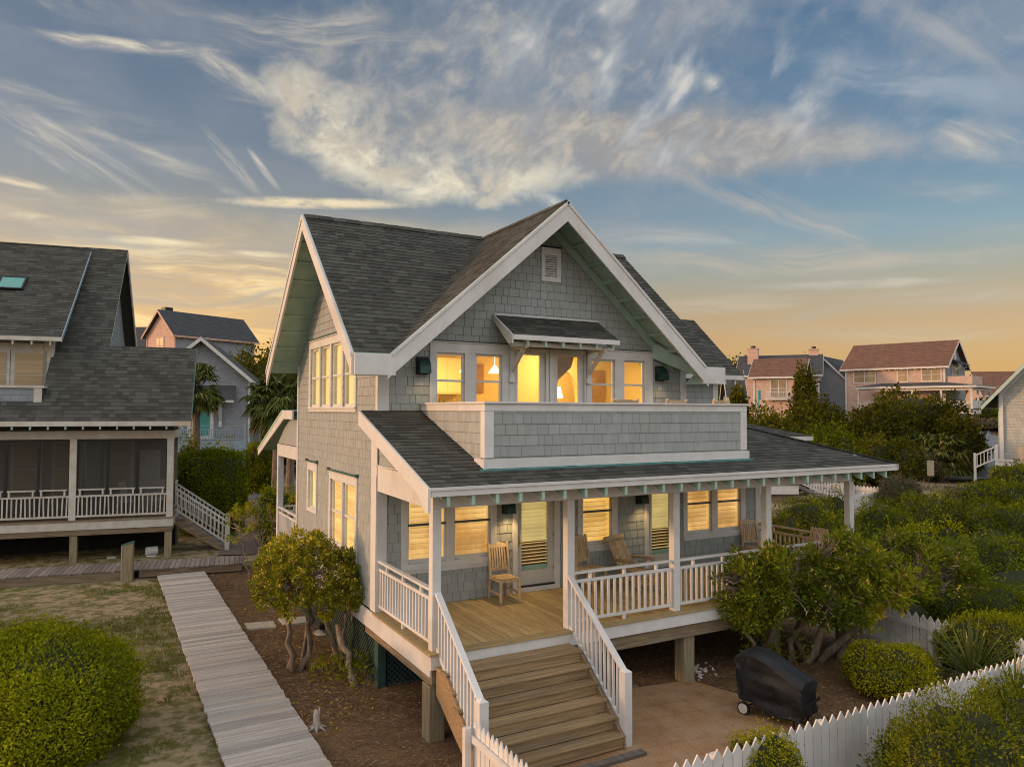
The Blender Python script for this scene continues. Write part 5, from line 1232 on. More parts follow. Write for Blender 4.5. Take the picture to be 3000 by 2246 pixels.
def ghouse(name, label, o, rz, L, Wd, zb, zw, zr, wall='sunshake', gable=None, rfm='rf_dark', ov=.5, trim='farwhite', wins=(), group=None, cat='house', chim=(), tails=True):
    """gabled house: ridge along local x (0..L), eaves at y=0 and y=Wd; o = local origin at the ground"""
    r = root(name, o, label, cat, group, rz); B = lambda mb, nm, m, par=r: mb.build(nm, M[m], par)
    s = (zr - zw) / (Wd / 2)
    B(MB().box(0, L, 0, Wd, zb, zw), 'wall', wall)
    for x in (0, L):
        B(MB().prism([(x, .0, zw - .01), (x, Wd, zw - .01), (x, Wd / 2, zr - .12)], (.06 if x == 0 else -.06, 0, 0)), 'gable_wall', gable or wall)
    if gable:
        for x in (-.02, L): B(MB().box(x, x + .02, .1, Wd - .1, zb, zw), 'wall', gable)
    for sg in (0, 1):
        y0, y1 = (-ov, Wd / 2) if sg == 0 else (Wd + ov, Wd / 2); z0 = zw - ov * s
        pts = [(-ov, y0, z0), (L + ov, y0, z0), (L + ov, y1, zr), (-ov, y1, zr)]
        ro = B(MB().prism(pts, (0, 0, .12)), 'roof', rfm)
        yy = y0 - .03 if sg == 0 else y0; B(MB().box(-ov, L + ov, yy, yy + .03, z0 - .1, z0 + .1), 'eave_fascia', trim)
        for x in (-ov - .04, L + ov):
            B(MB().prism([(x, y0, z0 + .1), (x, y1, zr + .1), (x, y1, zr - .2), (x, y0, z0 - .2)], (.04, 0, 0)), 'barge_board', trim)
        if tails and sg == 0:
            for k in range(int(L / .7)): B(MB().box(k * .7 + .2, k * .7 + .28, -ov, .0, z0 - .16, z0 + .02), 'rafter_tail', trim)
    for x, y in ((0, 0), (L, 0), (0, Wd), (L, Wd)): B(MB().box(x - .09, x + .09, y - .09 if y == 0 else y - .05, y + .05 if y == 0 else y + .09, zb, zw - .05), 'corner_board', trim)
    F = {'f': Fr((0, 0, 0), (1, 0, 0), (0, 0, 1), (0, -1, 0)), 'l': Fr((0, Wd, 0), (0, -1, 0), (0, 0, 1), (-1, 0, 0)), 'r': Fr((L, 0, 0), (0, 1, 0), (0, 0, 1), (1, 0, 0))}
    for (fc, s0, z0, w, h, n, m) in wins:
        f = F[fc]; wd = B(MB().fbox(f, s0 - .14, s0 + w + .14, z0 - .14, z0 + h + .2, .02, .07, .5), 'window', trim)
        for k in range(n):
            a = s0 + w / n * k + (.05 if k else 0); b = s0 + w / n * (k + 1) - (.05 if k < n - 1 else 0)
            B(MB().fbox(f, a, b, z0, z0 + h * .48, .075, .085, .5).fbox(f, a, b, z0 + h * .52, z0 + h, .075, .085, .5), 'pane', m, wd)
    for (x, y, w, h) in chim: c = B(MB().box(x, x + w, y, y + w, zr - 1.2, zr + h).box(x - .06, x + w + .06, y - .06, y + w + .06, zr + h, zr + h + .12), 'chimney', 'board'); B(MB().tube([(x + w / 2, y + w / 2, zr + h + .1), (x + w / 2, y + w / 2, zr + h + .45)], w * .25, 8), 'flue', 'darkmetal', c)
    return r
def put(qx, qy, w, lx, ly, lz, rz):
    """ground origin so that local point (lx, ly) is on bearing qx at distance w"""
    p = W(qx, qy, w); c, s = math.cos(rz), math.sin(rz); return V((p.x - lx * c + ly * s, p.y - lx * s - ly * c, 0.)), p.z
# salmon-lit house with wrap porch on the dune, right
rz = frame_from(45); o, z = put(2047.5, 779.3, 83.8, 11.4, -.5, 0, rz)
zr = 12.05; hz = 2.1
wins = [('f', 1.0, 7.3, 2.4, 1.45, 2, 'win'), ('f', 6.0, 7.3, 1., 1.4, 1, 'win'), ('f', 8.6, 7.3, 1.9, 1.4, 2, 'win'), ('f', 7.1, 4.2, 3.4, 1.6, 3, 'win'), ('r', 3.0, 7.2, 1.6, 1.8, 2, 'win2'), ('r', 3.9, 9.9, .5, .7, 1, 'farwhite')]
h1 = ghouse('dune_house', 'large two storey house with long brown roof and wraparound porch on the dune', o, rz, 10.9, 8.0, 1.0, 9.2, zr, 'sunshake', 'greyshake', 'rf_brown', .55, wins=wins)  # sunlit front and shaded gable colours of one grey paint
def wrap_porch(h, L, Wd, zd, ze, zt, x0, x1, dep, ymax):
    B = lambda mb, nm, m, par=h: mb.build(nm, M[m], par)
    B(MB().prism([(x0, -dep - .5, ze), (x1 + .5, -dep - .5, ze), (L, .0, zt), (x0 + dep * .8, .0, zt)], (0, 0, .1)), 'porch_roof', 'rf_dark')
    B(MB().prism([(x1 + .5, -dep - .5, ze), (x1 + .5, ymax, ze), (L, ymax, zt), (L, .0, zt)], (0, 0, .1)), 'porch_roof', 'rf_dark')
    B(MB().box(x0, x1 + .5, -dep - .53, -dep - .5, ze - .15, ze + .05).box(x1 + .5, x1 + .53, -dep - .5, ymax, ze - .15, ze + .05), 'eave_fascia', 'farwhite')
    B(MB().box(x0, x1, -dep, -.03, zd - .5, zd).box(L + .03, x1, .0, ymax, zd - .5, zd), 'deck', 'farwhite')
    B(MB().box(x0, x1, -dep, -dep + .12, ze - .45, ze - .1).box(x1 - .12, x1, -dep + .13, ymax, ze - .45, ze - .1), 'porch_beam', 'farwhite')
    n = max(1, round((x1 - x0) / 3.2))
    for k in range(n + 1):
        x = x0 + (x1 - x0 - .2) * k / n; B(MB().box(x, x + .2, -dep, -dep + .2, zd, ze - .45), 'porch_post', 'farwhite'); B(MB().box(x, x + .25, -dep + .02, -dep + .25, zd - 2.6, zd - .5), 'pier', 'pier')
        if k < n: railing('porch_railing', (x + .2, -dep + .1, zd), (x + (x1 - x0 - .2) / n, -dep + .1, zd), h, m='farwhite', blocks=0, bal=.05, step=.17)
    n = max(1, round((ymax + dep) / 3.0))
    for k in range(1, n + 1):
        y = -dep + (ymax + dep - .2) * k / n; B(MB().box(x1 - .2, x1, y, y + .2, zd, ze - .45), 'porch_post', 'farwhite'); B(MB().box(x1 - .25, x1, y, y + .22, zd - 2.6, zd - .5), 'pier', 'pier')
        B(MB().box(x1 - .14, x1 - .06, y - (ymax + dep - .2) / n + .2, y, zd + .12, zd + 1.), 'porch_railing', 'farwhite')
    B(MB().box(x0 + .5, x1 - .5, -dep + .4, -dep + .45, zd - 2.8, zd - .5).box(x1 - .45, x1 - .4, -dep + .5, ymax - .3, zd - 2.8, zd - .5), 'crawlspace_screen', 'lattice')
wrap_porch(h1, 10.9, 8.0, 4.0, 6.55, 7.0, 2.2, 14.2, 2.4, 5.6)
B = lambda mb, nm, m, par=h1: mb.build(nm, M[m], par)
hd = B(MB().prism([(10.95, 2.6, 9.75), (10.95, 5.6, 9.75), (12.1, 5.6, 9.15), (12.1, 2.6, 9.15)], (0, 0, .1)), 'door_hood', 'rf_dark')
for y in (2.9, 5.2): B(MB().beam((11., y, 8.3), (11.9, y, 9.1), .12, .12), 'hood_bracket', 'farwhite', hd)
B(MB().box(11., 13.6, .2, .3, 6.6, 7.75).box(13.5, 13.6, .31, 4.5, 6.6, 7.75), 'balcony_wall', 'sunshake')
# small gabled house with french doors, and its taller neighbour with chimneys
rz = frame_from(28); o, z = put(1627, 787, 88, 0, -.5, 0, rz)
ghouse('french_door_house', 'small pink lit house with brown roof and white framed french doors', o, rz, 5.2, 6.0, .6, 8.05, 10.0, 'sunshake', None, 'rf_brown', .6, wins=[('f', 1.9, 5.4, 1.7, 2.0, 2, 'win'), ('l', 2.2, 5.7, 1.1, 1.5, 1, 'win2')])
rr_ = o.copy(); B2 = bpy.data.objects['french_door_house']
railing('balcony_railing', (1.4, -.8, 5.2), (4.2, -.8, 5.2), B2, m='farwhite', blocks=0, bal=.06, step=.2); MB().box(1.4, 4.2, -.85, -.0, 5.05, 5.2).build('balcony_floor', M['farwhite'], B2)
rz = frame_from(24); o, z = put(1598, 802, 97, 0, 0, 0, rz)
ghouse('chimney_house', 'house with two chimneys rising behind the french door house', o, rz, 9.5, 6.4, 1., 8.6, 11.0, 'sunshake', None, 'rf_dark', .5, chim=[(.8, 1.6, 1.3, .9), (8.3, 3.0, 1.1, .7)], wins=[('l', 3., 7., 1., 1.4, 1, 'win2')])
rz = frame_from(-52); o, z = put(1778, 822, 96, 0, 2.7, 0, rz)
ghouse('grey_gable_house', 'grey house showing its pale gable between the brown roofed houses', o, rz, 9., 5.4, 1., 8.0, 10.75, 'blueboard', 'blueboard', 'rf_dark', .5, wins=[('l', 1.6, 7.7, .8, 1.3, 1, 'farwhite')])
rz = frame_from(14); o, z = put(2128, 800, 125, 0, 0, 0, rz)
ghouse('brown_roof_house', 'distant house with low brown roof, half hidden at the right', o, rz, 13., 9., 0., 7.0, 10.6, 'greyshake', 'sunshake', 'rf_brown', .8, wins=[('f', 1.5, 4.6, 6.5, 1.8, 6, 'win2'), ('f', .8, 1.9, 3., 1.8, 1, 'win2')])
rz = frame_from(10); o, z = put(1578, 815, 66, 0, 0, 0, rz)
ghouse('blue_roof_house', 'blue grey house wall and dark roof just beyond the right wing', o, rz, 1.0, 5., -1., 5.2, 7.4, 'greyshake', None, 'rf_dark', .4)
# house at the right edge of view: gable towards us
rz = frame_from(-52); o, z = put(2161, 960, 50, 0, 12.6, 0, rz)
h = ghouse('gable_end_house', 'pale shingled house with green edged gable at the right edge', o, rz, 10., 12.6, .6, 5.15, 12.4, 'rightshake', None, 'rf_dark', .95, trim='sage')
MB().box(-.2, -.02, 12.40, 12.62, .6, 5.0).build('corner_board', M['farwhite'], h)
MB().prism([(-.1, 12.6, 5.1), (-.1, 6.3, 12.3), (-.1, 6.3, 11.9), (-.1, 12.6, 4.7)], (-.06, 0, 0)).build('frieze', M['farwhite'], h)
MB().box(-1.5, -.1, 3., 12.7, .42, .6).box(-1.5, -1.4, 3., 12.7, .2, .5).build('deck', M['farwhite'], h)
railing('porch_railing', (-1.45, 3., .6), (-1.45, 11.0, .6), h, m='farwhite', blocks=0, bal=.06, step=.19, top=1.0, mid=.97)
MB().tube([(-1.2, 11.3, -.3), (-1.2, 11.3, 1.5)], .33, 12).build('drum', M['concrete'], h)
mb = MB(); mb.beam((-1.45, 12.7, 1.5), (-1.45, 13.9, .85), .1, .1); mb.beam((-1.45, 12.7, .7), (-1.45, 13.9, .05), .1, .1); mb.box(-1.52, -1.38, 13.85, 14.0, -1.4, 1.); mb.box(-1.52, -1.38, 12.62, 12.78, .0, 1.6)
[mb.beam((-1.45, 12.8 + k * .2, .68 - k * .104), (-1.45, 12.8 + k * .2, 1.45 - k * .104), .05, .05, (0, 1, 0)) for k in range(6)]; mb.build('stair_railing', M['farwhite'], h)
# left: salmon gable on the hill
rz = frame_from(-57); o, z = put(315.5, 731.4, 90, 0, 5.9, 0, rz)
h = ghouse('salmon_gable_house', 'long house with salmon lit clapboard gable and dark roof above the treeline', o, rz, 11.0, 5.6, 3., 12.75, 15.45, 'blueboard', 'board', 'rf_dark', .5, trim='board', wins=[('l', 2.0, 10.3, 1.4, 1.9, 2, 'win')])  # gable painted as sunlit, sides as shaded, of the same grey boards
MB().box(.6, 1.6, 3., 3.8, 15.2, 16.).build('chimney', M['darkmetal'], h)
rz = frame_from(5); o, z = put(150, 780, 100, 0, 0, 0, rz)
h = ghouse('low_dark_roof_house', 'low dark roofed house between the neighbouring gable and the salmon house', o, rz, 12.5, 7., 3., 12.0, 15.0, 'blueboard', None, 'rf_dark', .4)
bpy.data.objects.remove(bpy.data.objects['salmon_gable_house']) if False else None
# grey cottage with hood and balcony, gable to us
rz = frame_from(-104); o, z = put(434, 900, 52.5, 0, 3.2, 0, rz)
h = ghouse('grey_cottage', 'small grey shingled cottage with white gable trim and balcony over a carport', o, rz, 9., 6.4, -1.5, 6.0, 8.75, 'greyshake', None, 'rf_dark', .6, tails=False)
B = lambda mb, nm, m, par=h: mb.build(nm, M[m], par)
B(MB().box(-.03, -.0, .6, 5.9, -1.5, .5), 'carport_shade_panel', 'dark')  # flat dark panel painted as the shade of the open lower storey
dk = B(MB().box(-1.5, -.0, .0, 6.4, .82, 1.55), 'balcony', 'bluetrim')
railing('balcony_railing', (-1.42, .05, 1.6), (-1.42, 3.1, 1.6), dk, m='bluetrim', blocks=0, step=.17, bal=.05, top=1.05, mid=.8); railing('balcony_railing', (-1.42, 3.3, 1.6), (-1.42, 6.3, 1.6), dk, m='bluetrim', blocks=0, step=.17, bal=.05, top=1.05, mid=.8)
for y in (.1, 3.2, 6.25): B(MB().box(-1.5, -1.34, y - .08, y + .08, 1.55, 2.8), 'railing_post', 'bluetrim', dk)
for y in (.15, 6.25): B(MB().box(-1.45, -1.2, y - .12, y + .12, -1.5, .82), 'carport_post', 'bluetrim')
hd = B(MB().prism([(-.02, .9, 5.35), (-.02, 5.1, 5.35), (-1.15, 5.1, 4.35), (-1.15, .9, 4.35)], (0, 0, .1)), 'door_hood', 'rf_dark'); B(MB().box(-1.18, -1.15, .9, 5.1, 4.25, 4.4), 'hood_fascia', 'farwhite', hd)
for y in (1.9, 4.4): B(MB().beam((-.1, y, 3.), (-.9, y, 4.2), .16, .16).box(-.14, -.03, y - .1, y + .1, 2.5, 4.2), 'hood_bracket', 'farwhite', hd)
dr = B(MB().box(-.05, .0, 2.35, 4.1, 1.6, 4.05), 'door', 'farwhite'); B(MB().box(-.06, -.05, 2.6, 3.55, 1.9, 3.85), 'pane', 'skyglass', dr)
M['greendoor'] = M['skyglass']
# deck, steps and pickets of the house hidden behind the porch
yz = frame_from(-3); o = W(1725, 1057, 42.); o.z = GZ
dkh = root('yard_deck', o, 'white railed deck with steps in the yard beyond the porch corner', 'deck', None, yz)
B = lambda mb, nm, m, par=dkh: mb.build(nm, M[m], par)
B(MB().box(-4., 0, -.02, 3., .45, .95), 'deck_fascia', 'farwhite'); B(MB().box(-4.05, .05, -.06, 3., .95, 1.0), 'deck_floor', 'walky'); B(MB().box(-4., -.1, .3, .5, -.1, .45), 'pier', 'beamw')
railing('deck_railing', (-4., .05, 1.), (-.1, .05, 1.), dkh, m='farwhite', blocks=0, bal=.06, step=.17); B(MB().box(-.12, .02, -.02, .12, 1., 2.0), 'railing_post', 'farwhite')
mb = MB(); mb.beam((.02, .05, 1.95), (2.5, .05, .95), .1, .07); mb.beam((.02, .05, 1.1), (2.5, .05, .1), .1, .07); [mb.beam((.1 + k * .16, .05, 1.05 - k * .064), (.1 + k * .16, .05, 1.92 - k * .064), .06, .06, (0, 1, 0)) for k in range(15)]; mb.box(2.45, 2.65, -.05, .15, -.1, 1.1); B(mb, 'stair_railing', 'farwhite')
for k in range(5): B(MB().box(.05 + k * .45, .55 + k * .45, .1, 1.4, .78 - k * .19, .82 - k * .19), 'tread', 'walky')
a, b = W(1752, 1060, 44.5), W(1925, 1070, 41.); fence('yard_fence', (a.x, a.y), (b.x, b.y), 'back run of the white picket yard fence with rails showing', 'distant white pickets', .88, .17, .02, GZ + .05, 1, 2.6, m='farwhite')
a, b = W(1800, 1100, 37.), W(1924, 1070, 40.8); fence('yard_fence', (a.x, a.y), (b.x, b.y), 'front run of the white picket yard fence, mostly sunk in shrubs', 'distant white pickets', .86, .17, .02, GZ + .0, -1, 2.6, m='farwhite')
# grey boardwalk beyond, utility box, turquoise marker
a, b = V((42.3, 26.4, -1.)), V((42., 21.6, -1.)); mb = MB(); mb.beam(a, b, 1.6, .1); mb.beam(a - V((0, 0, .25)), b - V((0, 0, .25)), 1.4, .3); tag(mb.build('boardwalk', M['walkx']), kind='structure')
q = W(2010, 1003, 47); tag(MB().box(q.x - .14, q.x + .14, q.y - .14, q.y + .14, q.z - .7, q.z + .2).box(q.x - .16, q.x + .16, q.y - .16, q.y + .16, q.z + .2, q.z + .24).build('utility_box', M['concrete']), 'small pale utility box in the brush by the road', 'utility box')
q = W(1640, 852, 60); tag(MB().box(q.x - .12, q.x + .12, q.y - .05, q.y + .05, q.z - .4, q.z + .35).tube([(q.x, q.y + .06, q.z + .2), (q.x, q.y + .06, -1.)], .05).build('marker_sign', M['flashb']), 'turquoise marker panel on a post among the shrubs', 'sign')

# ------------------------------------------------------------------ plants
RG = np.random.default_rng(11)
def lump(P, k, seed, n=7):
    g = np.random.default_rng(seed); a = np.zeros(len(P))
    for i in range(n):
        w = g.normal(size=3) * k * (1 + .6 * i / n * 2); a += np.sin(P @ w + g.uniform(0, 6.28))
    return a / math.sqrt(n)
def quads(name, P, Dv, Sd, L, Wd, tint, m, parent, fold=0.):
    """leaf blades: base P, direction Dv, side Sd, length L, width Wd"""
    n = len(P); L = L[:, None]; Wd = Wd[:, None]
    v = np.empty((n, 4, 3)); v[:, 0] = P; v[:, 1] = P + Dv * L * .5 + Sd * Wd * .5; v[:, 2] = P + Dv * L; v[:, 3] = P + Dv * L * .5 - Sd * Wd * .5
    me = bpy.data.meshes.new(name); me.vertices.add(4 * n); me.vertices.foreach_set('co', v.reshape(-1).astype(np.float32))
    me.loops.add(4 * n); me.loops.foreach_set('vertex_index', np.arange(4 * n, dtype=np.int32)); me.polygons.add(n)
    me.polygons.foreach_set('loop_start', np.arange(0, 4 * n, 4, dtype=np.int32)); me.polygons.foreach_set('loop_total', np.full(n, 4, dtype=np.int32))
    me.update(calc_edges=True)
    at = me.attributes.new('tint', 'FLOAT', 'FACE'); at.data.foreach_set('value', np.clip(tint, 0, 1).astype(np.float32))
    me.materials.append(M[m]); o = bpy.data.objects.new(name, me); COL.objects.link(o)
    if parent is not None: o.parent = parent; ORG[o.name] = (0, 0, 0)
    return o
def unit(a): return a / np.maximum(np.linalg.norm(a, axis=1, keepdims=True), 1e-9)
def blobpts(blobs, n, g, depth=.16, rough=.16, k=2.2, seed=0, flat=0., low=-.55):
    """points just below the surface of knobbly ellipsoids, with outward normals"""
    A = np.array([(b[3] * b[4] + b[4] * b[5] + b[3] * b[5]) for b in blobs]); cnt = np.maximum(1, (n * A / A.sum()).astype(int)); PP = []; NN = []
    for b, c in zip(blobs, cnt):
        d = unit(g.normal(size=(c * 2, 3))); d = d[d[:, 2] > low][:c]; cc = np.array(b[:3]); rr = np.array(b[3:6])
        q = d * rr; r = 1 + rough * (lump(q + cc, k / min(rr), seed + 5) * .6 + .35 * lump(q + cc, 2.7 * k / min(rr), seed + 9)); ex = g.exponential(1., len(d)); r += np.where(g.uniform(size=len(d)) < .12, ex.clip(0, 3) * min(.10, .05 / min(rr)), -(ex * depth).clip(0, .6))
        if flat:       # clipped: towards a box
            mx = np.abs(d).max(axis=1, keepdims=True); d2 = d / mx; d = d * (1 - flat) + d2 * flat; q = d * rr
        PP.append(cc + q * r[:, None]); NN.append(unit(d / rr))
    P = np.concatenate(PP); N = np.concatenate(NN)
    keep = np.ones(len(P), bool)
    for b in blobs:
        e = ((P - np.array(b[:3])) / (np.array(b[3:6]) * .80)); keep &= ~((e ** 2).sum(1) < 1) if not flat else keep
    return P[keep], N[keep]
def foliage(name, blobs, n, size, m, parent, seed, asp=.5, depth=.14, rough=.16, k=2.2, flat=0., up=.35, low=-.55, clump=1.6, gaps=0., spread=.8):
    g = np.random.default_rng(seed); P, N = blobpts(blobs, n, g, depth, rough, k, seed, flat, low)
    if gaps: q = lump(P, clump * 2.2, seed + 3); P, N = P[q > gaps - 1], N[q > gaps - 1]
    n = len(P); rt = g.normal(size=(n, 3)); rt -= N * (rt * N).sum(1, keepdims=True); Dv = unit(unit(rt) * spread + N * .5 + np.array([0, 0, up])); Sd = unit(np.cross(Dv, N + g.normal(size=(n, 3)) * .5))
    t = .42 + .20 * lump(P, clump, seed + 1) + g.normal(size=n) * .17
    L = size * g.uniform(.6, 1.35, n)
    return quads(name, P, Dv, Sd, L, L * asp, t, m, parent)
def core(name, blobs, s, parent, seed, m='shade', flat=0.):  # solid dark blobs added inside foliage to block light
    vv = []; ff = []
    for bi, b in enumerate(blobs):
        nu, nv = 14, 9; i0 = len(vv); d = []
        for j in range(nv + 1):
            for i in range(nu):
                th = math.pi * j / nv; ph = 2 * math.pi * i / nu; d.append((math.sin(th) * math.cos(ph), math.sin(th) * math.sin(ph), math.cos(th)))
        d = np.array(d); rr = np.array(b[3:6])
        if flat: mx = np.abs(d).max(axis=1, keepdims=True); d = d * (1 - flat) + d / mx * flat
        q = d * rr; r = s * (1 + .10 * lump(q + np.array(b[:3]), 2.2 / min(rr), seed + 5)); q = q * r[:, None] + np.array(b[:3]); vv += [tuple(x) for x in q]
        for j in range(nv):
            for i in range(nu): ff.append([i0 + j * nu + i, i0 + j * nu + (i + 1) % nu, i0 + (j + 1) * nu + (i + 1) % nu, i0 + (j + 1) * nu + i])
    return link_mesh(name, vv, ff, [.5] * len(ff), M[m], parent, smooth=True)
def twigs(name, blobs, n, parent, seed, base=(0, 0, 0), r0=.02, m='twig', poke=1.03, spread=.3):
    g = np.random.default_rng(seed); P, N = blobpts(blobs, n, g, .05, .12, 2.2, seed); mb = MB(); rn = random.Random(seed)
    for k in range(min(n, len(P))):
        e = V(P[k]) ; b0 = V(base) + V((rn.uniform(-1, 1), rn.uniform(-1, 1), 0)) * spread; mid = b0.lerp(e, .55) + V((rn.uniform(-1, 1), rn.uniform(-1, 1), rn.uniform(-.4, .6))) * (e - b0).length * .12
        e2 = b0 + (e - b0) * poke; mb.tube([b0, b0.lerp(mid, .5), mid, mid.lerp(e2, .5) + V((rn.uniform(-1, 1), rn.uniform(-1, 1), 0)) * .04, e2], [r0, r0 * .8, r0 * .6, r0 * .4, r0 * .15], 4)
    return mb.build(name, M[m], parent, local=True)
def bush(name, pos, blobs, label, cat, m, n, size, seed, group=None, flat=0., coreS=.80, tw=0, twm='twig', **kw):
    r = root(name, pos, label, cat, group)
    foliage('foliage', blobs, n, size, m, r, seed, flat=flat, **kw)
    if coreS: core('blocker_core', blobs, coreS, r, seed, flat=flat)
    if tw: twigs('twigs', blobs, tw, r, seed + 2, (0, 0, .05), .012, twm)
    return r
def spanbush(name, qx0, qx1, qtop, qbase, w, label, cat, m, n, size, seed, dep=None, zg=None, lobes=9, **kw):
    kw['rough'] = kw.get('rough', .16) * 1.5
    """a shrub measured by its outline at distance w"""
    c = W((qx0 + qx1) / 2, qbase, w); L = W(qx0, qbase, w); Rr = W(qx1, qbase, w); hw = (Rr - L).length / 2; top = W((qx0 + qx1) / 2, qtop, w).z
    z0 = hgt(c.x, c.y) if zg is None else zg
    h = top - z0; d = dep or hw * .8; rn = random.Random(seed)
    ax = RT; ay = FH; bl = [(0, 0, h * .42, hw * .74, d * .80, h * .52)]
    for k in range(lobes):
        a = k / max(1, lobes) * 6.28 + rn.uniform(-.4, .4); rr = rn.uniform(.30, .56); sx, sy = math.cos(a) * hw * (1 - rr), math.sin(a) * d * (1 - rr)
        hh = rn.uniform(.50, .98); bl.append((sx, sy, h * hh * .5, hw * rr, d * rr * 1.1, h * hh * .5))
    # local axes: x to the right as seen from the street
    r = bush(name, (c.x, c.y, z0), bl, label, cat, m, n, size, seed, **kw); r.rotation_euler.z = -YAW; return r

# --- foreground hedges and shrubs
c = W(75, 1600, 11.2); spanw = (W(278, 1600, 11.2) - W(-128, 1600, 11.2)).length / 2; zt = W(90, 1350, 11.6).z - GZ
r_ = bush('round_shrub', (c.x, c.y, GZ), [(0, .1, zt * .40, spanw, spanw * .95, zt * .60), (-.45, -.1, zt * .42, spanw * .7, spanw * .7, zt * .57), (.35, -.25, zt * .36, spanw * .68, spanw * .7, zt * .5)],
    'large rounded yellow green shrub with bare twigs showing low down at the bottom left corner', 'shrub', 'leaf_yew', 95000, .05, 101, coreS=.86, tw=300, k=3., depth=.055, rough=.085, asp=.45, low=-.8); r_.rotation_euler.z = -YAW
spanbush('round_shrub', 1566, 1752, 1560, 1760, 9.5, 'small bright yellow green rounded shrub in front of the picket fence', 'shrub', 'leaf_box', 15000, .035, 102, zg=GZ, coreS=.84, tw=60, depth=.07, rough=.10, asp=.5)
spanbush('fence_shrub', 1880, 2290, 1505, 1830, 9.2, 'dark sprawling shrub filling the bottom right corner outside the fence', 'shrub', 'leaf_myrtle', 40000, .045, 103, zg=GZ - .1, coreS=.84, tw=160, depth=.1, rough=.2, asp=.45, lobes=6)
spanbush('clipped_hedge', 1828, 2030, 1388, 1500, 13.6, 'yellow green clipped hedge mound behind the front pickets, bare stems at its foot', 'hedge', 'leaf_box', 24000, .045, 104, zg=GZ, coreS=.84, tw=170, depth=.06, rough=.12, dep=.75)
spanbush('fence_shrub', 2085, 2330, 1478, 1640, 10.2, 'bushy olive shrub crowding the lower yucca at the right edge', 'shrub', 'leaf_myrtle', 18000, .045, 121, zg=GZ, coreS=.82, tw=50, rough=.22)
spanbush('clipped_hedge', 2030, 2260, 1318, 1470, 14.4, 'yellow green hedge mound between the lit pickets and the yucca', 'hedge', 'leaf_box', 20000, .047, 105, zg=GZ, coreS=.84, tw=60, depth=.07, rough=.13)
spanbush('clipped_hedge', 2010, 2260, 1255, 1420, 17.2, 'broad olive green hedge rising beyond the side fence at the right edge', 'hedge', 'leaf_hedge', 28000, .055, 106, coreS=.84, depth=.07, rough=.12, zg=GZ)
spanbush('green_shrub', 1900, 2090, 1125, 1280, 20.5, 'yellow green domed shrub just above the bare top of the right tree', 'shrub', 'leaf_box', 16000, .075, 107, coreS=.82, rough=.2, zg=GZ)
spanbush('green_shrub', 2030, 2250, 1150, 1330, 21.5, 'dark green shrub in the shade above the olive hedge at the right edge', 'shrub', 'leaf_myrtle', 18000, .08, 108, coreS=.82, rough=.2, zg=GZ, tw=60)
spanbush('green_shrub', 1930, 2105, 1068, 1190, 28.5, 'blue green rounded shrub in front of the sandy dune path', 'shrub', 'leaf_myrtle', 16000, .10, 109, coreS=.82, rough=.2)
spanbush('green_shrub', 2080, 2270, 1085, 1230, 27., 'mid green shrub at the right edge below the pale deck', 'shrub', 'leaf_myrtle', 16000, .10, 110, coreS=.82, rough=.2)
spanbush('green_shrub', 1662, 1850, 1062, 1190, 27.5, 'dark green shrub between the last two porch posts', 'shrub', 'leaf_myrtle', 18000, .09, 111, coreS=.82, rough=.22)
spanbush('green_shrub', 1840, 1975, 1090, 1210, 25.5, 'yellowish shrub right of the corner porch post', 'shrub', 'leaf_hedge', 12000, .09, 112, coreS=.82, rough=.22)
spanbush('green_shrub', 1730, 1885, 1105, 1215, 23.5, 'low brownish shrub behind the porch end railing', 'shrub', 'leaf_hedge', 12000, .08, 113, coreS=.82, rough=.2)
spanbush('green_shrub', 2085, 2300, 1040, 1110, 35., 'broad green shrub bank beside the pale deck stair at the right edge', 'shrub', 'leaf_hedge', 16000, .13, 114, coreS=.82, rough=.2)
spanbush('green_shrub', 2142, 2250, 998, 1060, 41., 'dark shrub hugging the corner of the sage green house', 'shrub', 'leaf_myrtle', 9000, .15, 115, coreS=.82, rough=.2)
spanbush('grey_brush', 1895, 1990, 1024, 1085, 39., 'grey leafless dome of brush on the sand beside the yard fence', 'shrub', 'leaf_dry', 9000, .12, 116, coreS=.8, tw=120, asp=.25)
spanbush('grey_brush', 2040, 2095, 1046, 1100, 36., 'tawny dry brush on the dune path', 'shrub', 'leaf_dry', 7000, .12, 117, coreS=.75, tw=90, asp=.2)
spanbush('grey_brush', 1880, 2040, 958, 1035, 56., 'brown bare brush tangled under the road palmetto', 'shrub', 'leaf_dry', 12000, .2, 118, coreS=.8, tw=160, asp=.2)
# low thicket that fills the ground between the shrubs
rn = random.Random(66); bl = []
while len(bl) < 95:
    w_ = rn.uniform(17.5, 36); q = W(rn.uniform(1880, 2330), 1000, w_); x, y = q.x, q.y
    if x < 10.9 or (x < 12 and y < 3): continue
    h_ = rn.uniform(.5, 1.15); k_ = rn.uniform(.6, 1.3); bl.append((x, y, hgt(x, y) + h_ * .35, k_, k_, h_ * .7))
o_ = bl[0]; t_ = root('low_thicket', (o_[0], o_[1], GZ), 'tangled low dune thicket filling the ground between the shrubs', 'thicket'); t_['kind'] = 'stuff'
bl = [(a - o_[0], b - o_[1], c - GZ, d, e, f) for a, b, c, d, e, f in bl]
foliage('foliage', bl, 60000, .085, 'leaf_myrtle', t_, 67, rough=.3, depth=.12, asp=.42); core('blocker_core', bl, .74, t_, 67)
